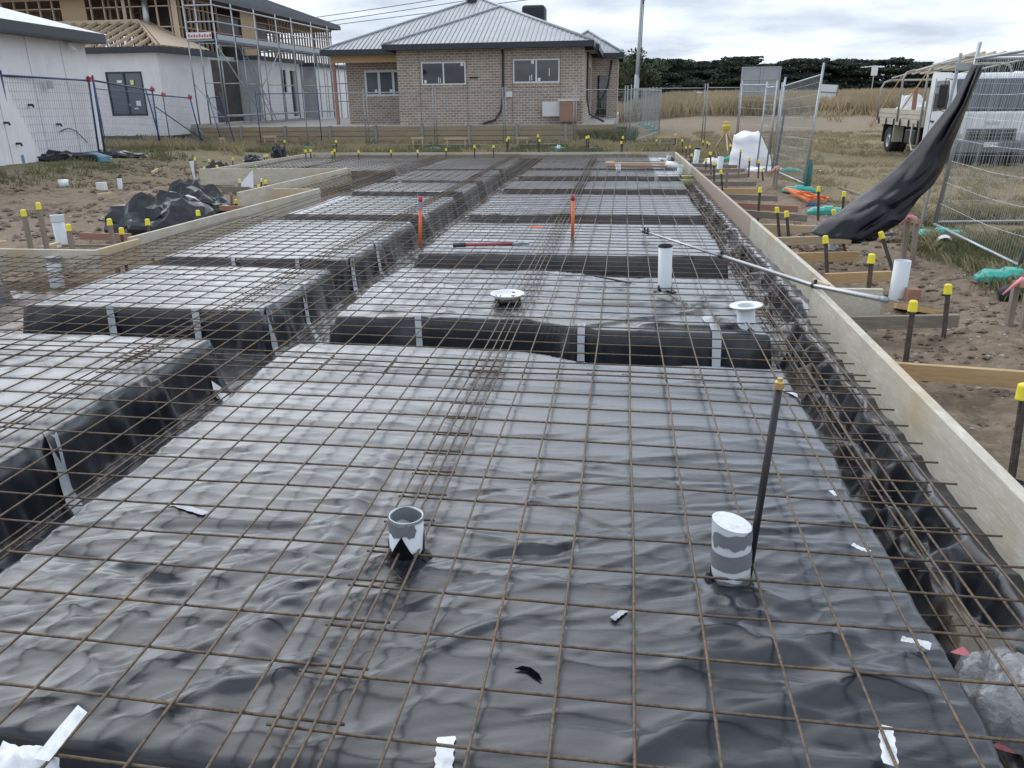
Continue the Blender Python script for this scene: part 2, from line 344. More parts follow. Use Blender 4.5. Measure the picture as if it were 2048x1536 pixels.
ca = gm.color_attributes.new('cover', 'FLOAT_COLOR', 'POINT'); ca.data.foreach_set('color', np.stack([gr, green, sand, np.ones_like(x)], -1).astype(np.float32).ravel())
m = bpy.data.materials.new('ground'); m.use_nodes = True; t = m.node_tree; b = t.nodes['Principled BSDF']; b.inputs['Roughness'].default_value = .95; b.inputs['Specular IOR Level'].default_value = .2
at_ = t.nodes.new('ShaderNodeAttribute'); at_.attribute_name = 'cover'; sp = t.nodes.new('ShaderNodeSeparateColor'); t.links.new(at_.outputs[0], sp.inputs[0])
tcn = t.nodes.new('ShaderNodeTexCoord')
def nz(sc, lo, hi, st=(1, 1, 1), det=7):
    mp = t.nodes.new('ShaderNodeMapping'); mp.inputs['Scale'].default_value = st; t.links.new(tcn.outputs['Object'], mp.inputs[0])
    n = t.nodes.new('ShaderNodeTexNoise'); n.inputs['Scale'].default_value = sc; n.inputs['Detail'].default_value = det; n.inputs['Roughness'].default_value = .65; t.links.new(mp.outputs[0], n.inputs[0])
    r = t.nodes.new('ShaderNodeMapRange'); r.inputs[1].default_value = lo; r.inputs[2].default_value = hi; t.links.new(n.outputs[0], r.inputs[0]); return r.outputs[0], n
def mixc(f, a, bb):
    q = t.nodes.new('ShaderNodeMix'); q.data_type = 'RGBA'
    for i, v in ((0, f), (6, a), (7, bb)):
        if isinstance(v, tuple): q.inputs[i].default_value = (*v, 1)
        elif isinstance(v, float): q.inputs[i].default_value = v
        else: t.links.new(v, q.inputs[i])
    return q.outputs[2]
d1 = mixc(nz(.9, .4, .65)[0], (.255, .195, .14), (.17, .128, .092)); d2 = mixc(nz(9, .45, .7)[0], d1, (.33, .26, .19)); d3 = mixc(nz(2.6, .52, .68)[0], mixc(nz(45, .6, .72)[0], d2, (.34, .27, .20)), (.13, .10, .072))
d4 = mixc(sp.outputs[2], d3, mixc(nz(6, .4, .6)[0], (.33, .27, .20), (.26, .205, .15)))
g1 = mixc(nz(3, .35, .65, (1, .5, 1))[0], (.27, .21, .125), (.17, .135, .075)); g2 = mixc(nz(30, .45, .65, (1, .4, 1))[0], g1, (.36, .28, .17)); g3 = mixc(sp.outputs[1], g2, mixc(nz(14, .4, .65)[0], (.12, .13, .065), (.19, .175, .10)))
fin = mixc(sp.outputs[0], d4, g3); t.links.new(fin, b.inputs['Base Color'])
bu = t.nodes.new('ShaderNodeBump'); bu.inputs['Strength'].default_value = .9; bu.inputs['Distance'].default_value = .05; t.links.new(nz(16, 0, 1)[1].outputs[0], bu.inputs['Height']); t.links.new(bu.outputs[0], b.inputs['Normal'])
gm.materials.append(m); tag(link('ground', gm), kind='structure')

# ================================================================ SLAB: black membrane over the pods
xs = np.concatenate([stepgrid([(-9.3, -5.6, .07), (-5.6, -3.3, .035), (-3.3, -2.2, .02), (-2.2, 1.66, .0125)])])
ys = stepgrid([(-.6, .9, .06), (.9, 1.25, .02), (1.25, 3.0, .0105), (3.0, 5.6, .0165), (5.6, 9, .03), (9, 14, .045), (14, 22.3, .06)])
X, Y, F = gridmesh(xs, ys)
wx = X+.08*(fbm(X*1.4, Y*1.4, 3, 5)-.5); wy = Y+.06*(fbm(X*1.6, Y*1.6, 3, 6)-.5)
def rectdist(x0, x1, y0, y1, rx=None):  # >0 outside distance
    dx = np.maximum(np.maximum(x0-wx, wx-x1), 0); dy = np.maximum(np.maximum(y0-wy, wy-y1), 0)
    return np.sqrt(dx*dx+dy*dy)
D = np.full(X.shape, 9.)
curve = .22*sm((X+.75)/.7)
for (a, b_) in [(1.36, 4.70), (5.40, 7.14), (7.90, 10.02), (10.80, 13.22), (14.02, 15.36), (16.36, 17.74), (18.24, 20.1), (20.3, 21.55)]:
    wy0 = wy; wy = wy + (curve if a < 6 and a > 5 or b_ < 5 else 0); D = np.minimum(D, rectdist(-2.10, .95+.012*a, a, b_)); wy = wy0
for (a, b_) in [(-1.5, .9), (1.5, 4.72), (5.46, 7.05), (7.48, 10.10), (10.66, 12.80), (13.50, 15.0), (15.42, 17.7), (18.1, 21.4)]:
    D = np.minimum(D, rectdist(-4.75, -2.76, a, b_))
for (a, b_) in [(1.5, 4.4), (5.2, 6.7)]: D = np.minimum(D, rectdist(-9.2, -6.0, a, b_))
for (a, b_) in [(17.7, 21.4)]: D = np.minimum(D, rectdist(-8.9, -5.2, a, b_))
D0 = D; D = D+(.075*(ridge(X*3.3+.3*fbm(X*2, Y*2, 2, 81), Y*3.3, 82)-.5)+.04*(ridge(X*8, Y*8, 83)-.5))*sm((D-.012)/.05)
drop = sm(D/.115)**.8
front = 1-sm((Y-1.05)/.35)
zt = -.046+0*X
# wrinkles
wv = .30*(fbm(X*.8+2, Y*.9, 3, 14)-.5)+.07*(fbm(X*3, Y*2.2, 3, 15)-.5)
yy_ = Y+wv; xx_w = X+.25*(fbm(X*1.1, Y*1.3, 3, 16)-.5)
r1 = ridge(xx_w*1.7+3, yy_*11, 1)**1.6; r4 = ridge(xx_w*3.1+7, yy_*21, 4)**1.4; ua = (X*.55+Y*.83)+.8*wv; ub = (X*.83-Y*.55)+.6*wv
r2 = ridge(ub*8, ua*1.5, 2)**1.8; r3 = ridge(wx*9, wy*16, 3); ud = ridge((X*.35+Y*.94+wv)*9, (X*.94-Y*.35)*1.3, 17)**1.7
msk = sm((fbm(X*.9, Y*.9, 2, 12)-.42)/.2); near = sm((7-Y)/4); calm = .45+.75*sm((fbm(X*.8+5, Y*.8, 2, 18)-.40)/.2); calm = calm*(.55+.45*sm((3.6-Y)/1.6)+.45*sm((Y-5.2)/.3))
wr = calm*(.0022*(r1-.3)+.0012*(r4-.4)+.0008*msk*(r2-.3)+.0008*(1-msk)*(ud-.3))*(.6+.4*near)
def strokes(n, xa, xb, ya, yb, ang, dang, Lr, hr, wr_, seed, curl=.5):
    rg = np.random.default_rng(seed); out = np.zeros_like(X)
    for _ in range(n):
        cx0, cy0 = rg.uniform(xa, xb), rg.uniform(ya, yb); a = math.radians(ang+rg.normal(0, dang)+35*(float(vnoise(cx0*1.1, cy0*1.1, 91))-.5)); L = rg.uniform(*Lr); h = rg.uniform(*hr)*(1 if rg.random() < .62 else -.8); wd = rg.uniform(*wr_)
        i0, i1 = np.searchsorted(xs, [cx0-L*.62, cx0+L*.62]); j0, j1 = np.searchsorted(ys, [cy0-L*.62, cy0+L*.62])
        if i1-i0 < 2 or j1-j0 < 2: continue
        px, py = X[j0:j1, i0:i1]-cx0, Y[j0:j1, i0:i1]-cy0; s = (px*math.cos(a)+py*math.sin(a))/L*2; d = -px*math.sin(a)+py*math.cos(a)
        d = d-curl*L*.16*(s*s-.3)*rg.normal(0, 1)-.006*np.sin(s*6+rg.uniform(0, 6)); ww = wd*(1.25-.5*s*rg.choice((-1, 1))); asym = np.where(d > 0, 1., 2.0)
        out[j0:j1, i0:i1] += h*np.exp(-np.abs(d)*asym/ww)*np.clip(1-s*s, 0, 1)**1.2
    return out
wr = wr + strokes(190, -2.1, 1.0, 1.2, 3.1, 5, 14, (.3, 1.2), (.002, .0062), (.009, .024), 1)+strokes(240, -2.1, 1.0, 2.9, 4.7, 1, 9, (.35, 1.3), (.0013, .0045), (.014, .032), 21)
wr = wr + strokes(85, -2.1, -.3, 1.2, 2.5, 36, 12, (.4, 1.3), (.0028, .0075), (.012, .028), 2) + strokes(60, -.4, 1.0, 1.25, 2.7, 10, 20, (.3, 1.), (.003, .007), (.012, .03), 3)
wr = wr + strokes(130, -2.1, 1.0, 5.3, 7.2, 4, 22, (.2, 1.0), (.004, .014), (.016, .04), 4) + strokes(100, -4.8, -2.7, 1.5, 7.1, 8, 20, (.2, .9), (.003, .010), (.018, .04), 5) + strokes(110, -2.1, 1.0, 7.9, 13, 2, 12, (.3, 1.4), (.003, .009), (.03, .05), 6)
wr = wr + strokes(16, -1.9, .9, 1.3, 3.6, 5, 26, (.6, 1.5), (.006, .012), (.02, .05), 7)
# drawn folds of the front bay, running from the seam towards the bottom-left
fold = np.zeros_like(X)
def seam(x0, y0, x1, y1, h, wd):
    dx, dy = x1-x0, y1-y0; L = math.hypot(dx, dy); s = ((X-x0)*dx+(Y-y0)*dy)/L/L; d = ((X-x0)*dy-(Y-y0)*dx)/L + .012*np.sin(s*7)
    return h*np.exp(-(d/wd)**2)*sm(s/.12)*sm((1-s)/.12)
for q in [(-1.02, 3.3, -1.04, 1.2, .012, .04), (-.93, 3.0, -.95, 1.3, -.006, .03), (-1.9, 2.0, -1.25, 1.45, .010, .03), (-1.75, 2.35, -1.1, 2.45, -.016, .03), (-.95, 1.95, -1.45, 1.5, .010, .03), (-.8, 1.75, -1.2, 1.45, .016, .025), (-1.2, 2.15, -1.95, 1.7, .010, .028), (-2.0, 2.15, -1.3, 2.02, -.018, .03), (-.45, 2.3, -.1, 2.42, -.02, .025), (.0, 1.45, .9, 1.95, .020, .045), (.15, 1.8, .8, 2.05, .02, .05), (.2, 2.05, .95, 1.75, .014, .04), (-.6, 5.0, 1.1, 6.1, .02, .04), (-.4, 5.9, 1.0, 5.9, -.03, .05), (-1.9, 5.5, -.4, 6.0, .012, .05), (.1, 5.3, .9, 5.35, .03, .05), (.3, 6.35, .85, 5.3, .03, .03)]: fold = fold+seam(*q)
fold += .03*np.exp(-((X-.45)**2+(Y-2.15)**2)/.012)*r3
wall = np.clip(drop*(1-drop)*4, 0, 1)
big = .05*(ridge(wx*5, wy*4, 41)-.5)+.03*(ridge(wx*11, wy*9, 43)-.5)
Zm = zt*(1-drop)-.41*drop + (wr+fold)*(1-drop) + wall*(.045*(ridge(wx*3.2, wy*3.2, 31)-.5)) + drop*.6*big
Zm = Zm - .30*front*(1-drop)*(Y < 1.5)
# loose sheet climbing the forms on the right and back
er = sm((X-(xr(Y)-.17+.05*(ridge(X*2, Y*3.1, 55)-.5)))/.10); crump = .20*(ridge(X*3.5, Y*2.6, 51)-.45)+.09*(ridge(X*8, Y*6, 52)-.5)
Zm = np.where(X > xr(Y)-.34, Zm*(1-er)+er*(-.20)+crump*np.where(X > xr(Y)-.34, sm((X-(xr(Y)-.34))/.1)*(1.05-er), 0)*1.0+er*.03*(ridge(X*0+2, Y*4, 57)-.5), Zm)
eb = sm((Y-(YB-.25))/.25)*(X > -8.9); Zm = Zm*(1-eb)+eb*(-.12)
cx = X.reshape(-1)[F].mean(1); cy = Y.reshape(-1)[F].mean(1)
keep = (cx > xl(cy)+.0) & (cx < xr(cy)+.012) & (cy < YB)
mem_h = (xs, ys, Zm)
def memz(x, y):
    i = int(np.clip(np.searchsorted(xs_m, x), 1, len(xs_m)-1)); j = int(np.clip(np.searchsorted(ys_m, y), 1, len(ys_m)-1)); return float(Zm[j, i])
xs_m, ys_m = xs, ys
# soil shows in the bottoms of the edge trenches
V = np.stack([X, Y, Zm], -1).reshape(-1, 3)
me = npmesh('membrane', V, F[keep], [])
xx, yy = X.ravel(), Y.ravel(); dd = drop.ravel()
soil = sm((dd-.9)/.1)*np.clip(sm((-xx-4.72)/.15)*(xx > -6.05)+sm((fbm(xx*3, yy*2, 3, 60)-.50)/.06)*(xx > .9)*(xx < 1.32)*.8*(yy < 21), 0, 1)
soil = np.maximum(soil, sm((-xx-4.9)/.15)*(yy > 7.4)*(yy < 17)*sm((dd-.5)/.3))
ca = me.color_attributes.new('soil', 'FLOAT_COLOR', 'POINT'); ca.data.foreach_set('color', np.stack([soil]*3+[np.ones_like(soil)], -1).astype(np.float32).ravel())
m = MATS['plastic']; t = m.node_tree; b = t.nodes['Principled BSDF']
at_ = t.nodes.new('ShaderNodeAttribute'); at_.attribute_name = 'soil'; tcn = t.nodes.new('ShaderNodeTexCoord')
src = b.inputs['Base Color'].links[0].from_socket
dirtc = mixc(nz(12, .4, .65)[0], (.12, .085, .058), (.19, .14, .095)); fac = t.nodes.new('ShaderNodeSeparateColor'); t.links.new(at_.outputs[0], fac.inputs[0])
t.links.new(mixc(fac.outputs[0], src, dirtc), b.inputs['Base Color'])
rr = t.nodes.new('ShaderNodeMapRange'); rr.inputs[3].default_value = .34; rr.inputs[4].default_value = .95; t.links.new(fac.outputs[0], rr.inputs[0]); t.links.new(rr.outputs[0], b.inputs['Roughness'])
me.materials.append(m)
tag(link('plastic_membrane', me), 'black plastic membrane draped over the raised pods and down into the trenches between them', 'plastic sheet')

# ================================================================ REINFORCING MESH SHEETS
def inside(x, y):
    if y > YB-.18 or x > float(xr(y))-.10: return False
    return x > float(xl(y))+.13
def sheet(xsb, ysb, x0, x1, y0, y1, zoff, r, nseg, sides, label, seed):
    mb = MB(); rg = random.Random(seed); ph = rg.random()*10
    sk = -.0155
    def zz(x, y, k): return zoff+k+.006*math.sin(x*2.1+ph)*math.sin(y*1.7+ph)
    for xb in xsb:
        runs = []; cur = []; jx = rg.uniform(-.004, .004); st = nseg; yv = y0
        e0, e1 = y0-rg.uniform(0, .02), y1+rg.uniform(0, .02)
        n = max(2, int((e1-e0)/st)+1)
        for i in range(n+1):
            yv = e0+(e1-e0)*i/n
            if inside(xb, yv): cur.append((xb+jx+.003*math.sin(yv*3+xb*7), yv+sk*0, zz(xb, yv, r)))
            elif cur: runs.append(cur); cur = []
        if cur: runs.append(cur)
        for q in runs:
            if len(q) > 1: mb.tube(q, r, sides, True)
    for yb in ysb:
        cur = []; runs = []; e0, e1 = x0-rg.uniform(0, .015), x1+rg.uniform(0, .015); n = max(2, int((e1-e0)/nseg)+1)
        for i in range(n+1):
            xv = e0+(e1-e0)*i/n
            if inside(xv, yb): cur.append((xv, yb+sk*(xv)+.003*math.sin(xv*4+yb*5), zz(xv, yb, -r*.9)))
            elif cur: runs.append(cur); cur = []
        if cur: runs.append(cur)
        for q in runs:
            if len(q) > 1: mb.tube(q, r, sides, True)
    if mb.v: tag(mb.build('reinforcing_mesh', 'rebar', smooth=True), label, 'steel mesh', 'sheets of reinforcing mesh lapped over the slab')
cols = [(0, 'along the right-hand formwork'), (1, 'over the long central trench'), (2, 'over the left-hand pods'), (3, 'along the left edge of the slab'), (4, 'in the back left corner of the slab')]
rowsn = ['nearest rusty steel mesh sheet', 'second rusty steel mesh sheet from the front', 'third rusty steel mesh sheet from the front', 'farthest steel mesh sheet']
for c, cn in cols:
    for r_ in range(4):
        if c == 4 and r_ != 3 and r_ != 0: continue
        y0 = (-.4, 4.04, 9.9, 15.7)[r_]; y1 = (4.30, 10.1, 15.95, 22.0)[r_]
        offx = .08-2.2*c; xsb = [offx+.2*k for k in range(-3, 7)]+[offx-.74, offx-.84]+([offx+1.30, offx+1.40] if c else [])
        if r_ == 0: ysb = [1.42+.2*j for j in range(-9, 15)]
        else: ysb = list(np.arange((9.9 if r_ == 2 else y0)+.07 if not (c == 3 and r_ == 2) else 13.1, y1-.02, .2))
        ysb = [v+.035*c for v in ysb]
        zo = (.0, -.006, .0, -.006, 0)[c]+(.006 if r_ % 2 else 0)
        rad = .0046 if r_ == 0 else .0046
        y0 = 13.02 if c == 3 and r_ == 2 else y0
        lab = '%s, lying %s' % (rowsn[r_], cn)
        sheet(xsb, ysb, offx-.91 if c < 4 else offx-.9, offx+(1.46 if c else 1.30), y0, y1, zo, rad, .25 if r_ < 2 else 1.0, 5 if r_ < 2 else 4, lab, c*7+r_)
# trench mesh low in the beams
def trench_mesh(name_pts, z, label, xo, y0, y1, n=4, sp_=.07):
    mb = MB()
    for k in range(n):
        mb.tube([(xo+sp_*k+.01*math.sin(v*1.3+k), v, z+.015*math.sin(v*.9+k)) for v in np.arange(y0, y1, .5)], .0055, 5)
    for v in np.arange(y0+.2, y1-.3, .3): mb.tube([(xo-.03, v, z-.01), (xo+sp_*(n-1)+.03, v+.02, z-.01)], .004, 4)
    tag(mb.build('trench_mesh', 'rebar', smooth=True), label, 'trench mesh', 'ladder mesh laid in the trenches')
trench_mesh(0, -.10, 'upper strip of ladder mesh hanging in the right-hand edge trench', 1.12, .8, 21.5, 3, .10)
trench_mesh(0, -.29, 'lower strip of ladder mesh on the floor of the right-hand edge trench', 1.04, .8, 21.3, 4, .08)
trench_mesh(0, -.30, 'ladder mesh on the floor of the long central trench', -2.58, 1.5, 21, 4, .08)
# tie wires at laps and lap bars
for (px, py) in [(972, 745), (987, 741), (940, 757), (1180, 750), (1250, 752), (1320, 755), (1395, 757), (790, 1158)]:
    p = at(px, py, .006); mb = MB(); mb.tube([p+Vector((.02*math.cos(a*1.3), .018*math.sin(a*1.3), .004*a % .02)) for a in range(9)], .0012, 4)
    tag(mb.build('tie_wire', 'rebar'), 'small twist of tie wire on the mesh lap', 'tie wire', 'wire ties on the mesh laps')

# ================================================================ FORM BOARDS
def board(p0, p1, ztop, h, th, mt, label, out=1, group='timber form boards round the slab', name='form_board'):
    """p0,p1: ends of the inner face (plan); th grows to the side `out` (left of p0->p1 = +1)"""
    a, b_ = Vector((*p0, 0)), Vector((*p1, 0)); d = (b_-a).normalized(); n = Vector((-d.y, d.x, 0))*out*th
    mb = MB(); mb.prism([(a.x, a.y, ztop), (b_.x, b_.y, ztop), (b_.x+n.x, b_.y+n.y, ztop), (a.x+n.x, a.y+n.y, ztop)], (0, 0, -h))
    o = mb.build(name, mt, bevel=.004); tag(o, label, 'form board', group); return o
XR = lambda y: float(xr(y))
board((1.5, .2), (1.5, 6.2), .07, .40, .055, 'form_ply', 'pale weathered form board on the near right, stepped in towards the slab', -1)
board((1.55, 6.195), (2.05, 6.22), .048, .34, .04, 'form_ply', 'short grey return board at the step in the right-hand formwork', 1)
def seg(y0, y1, mt, lb): board((XR(y0), y0), (XR(y1), y1), .05, .32, .045, mt, lb, -1)
seg(6.24, 9.95, 'form_ply', 'pale form board on the right, just beyond the step, under the aluminium pole')
seg(9.953, 13.2, 'form_pink', 'pinkish form board in the middle of the right-hand side')
seg(13.203, 17.6, 'form_pink', 'pinkish form board beside the two upright pipes on the right')
seg(17.603, 22.25, 'form_ply', 'farthest pale form board of the right-hand side')
board((1.40, YB), (-3.2, YB), .05, .30, .045, 'form_ply', 'right half of the long form board closing the far end of the slab', -1)
board((-3.203, YB), (-8.95, YB+.0), .05, .30, .045, 'form_ply', 'left half of the long form board closing the far end of the slab', -1)
board((-9.25, 17.0), (-8.9, YB), .05, .30, .045, 'form_ply', 'far left form board running to the back corner')
board((-6.0, 17.10), (-9.55, 17.0), .05, .36, .045, 'form_ply', 'grey cross board on the left with a black plastic hump in front', 1)
board((-6.30, 12.35), (-6.05, 17.05), .06, .36, .045, 'form_ply', 'left form board reaching forward past its corner, second step')
board((-5.16, 12.98), (-6.0, 12.98), .05, .30, .045, 'timber_pale', 'short return board behind the end of the long left form board', -1)
board((-5.44, 8.0), (-5.14, 13.0), .06, .30, .045, 'form_ply', 'long form board along the near left side of the slab')
board((-5.38, 7.33), (-5.34, 8.02), .045, .24, .045, 'timber_pale', 'short form board joining the two near left boards')
board((-9.6, 7.28), (-5.38, 7.30), .045, .24, .045, 'form_ply', 'cross form board at the left edge, behind the taped pipe')
# ================================================================ STAKES
def lean_top(base, px, py):  # point on the pixel's ray at the stake's own distance
    r = ray(px, py); return CP + r*(base.y/r.y)
def stake(cap, foot, label, kind='post', w=.038, capw=.062, behind=False, group='capped stakes round the formwork', capm=None):
    if behind:
        p = at(foot[0], foot[1], .05); d = (p-CP); d.z = 0; p = p + d.normalized()*(.12 if foot[1] < 315 else .34); base = Vector((p.x, p.y, -.4))
    else: base = onG(*foot)
    top = lean_top(base, *cap); ax = (top-base).normalized()
    dep = depth(base)
    root = empty('capped_stake' if kind != 'bare' else 'timber_stake', base, label, 'stake', group)
    mb = MB(); b0 = base-ax*.15
    if kind == 'wood': mb.bar(b0, top-ax*.0, w, w, (1, 0, 0))
    elif kind == 'bare': mb.bar(b0, top, w, w, (1, 0, 0))
    else:  # steel picket, Y section
        r = ax.cross(Vector((0, 1, 0))).normalized(); f = r.cross(ax)
        for a in (90, 210, 330):
            dd = r*math.cos(math.radians(a))+f*math.sin(math.radians(a)); mb.bar(b0+dd*.009, top+dd*.009, .006, .022, dd)
        mb.tube([b0, top-ax*.02], .011, 6)
    mb.build('post', 'stake' if kind == 'post' else 'stake_wood', root)
    if kind != 'bare':
        mc = MB(); R = capw/2; mc.lathe(top-ax*.035, ax, [(R*.98, 0), (R, .004), (R*.93, .01), (R*.86, .060), (R*.80, .068), (R*.6, .072), (0, .073)], 14)
        mc.lathe(top-ax*.034, ax, [(R*.98, 0), (R*.85, .001), (R*.8, .05)], 14)
        mc.build('cap', capm or 'cap', root, smooth=True)
    return root
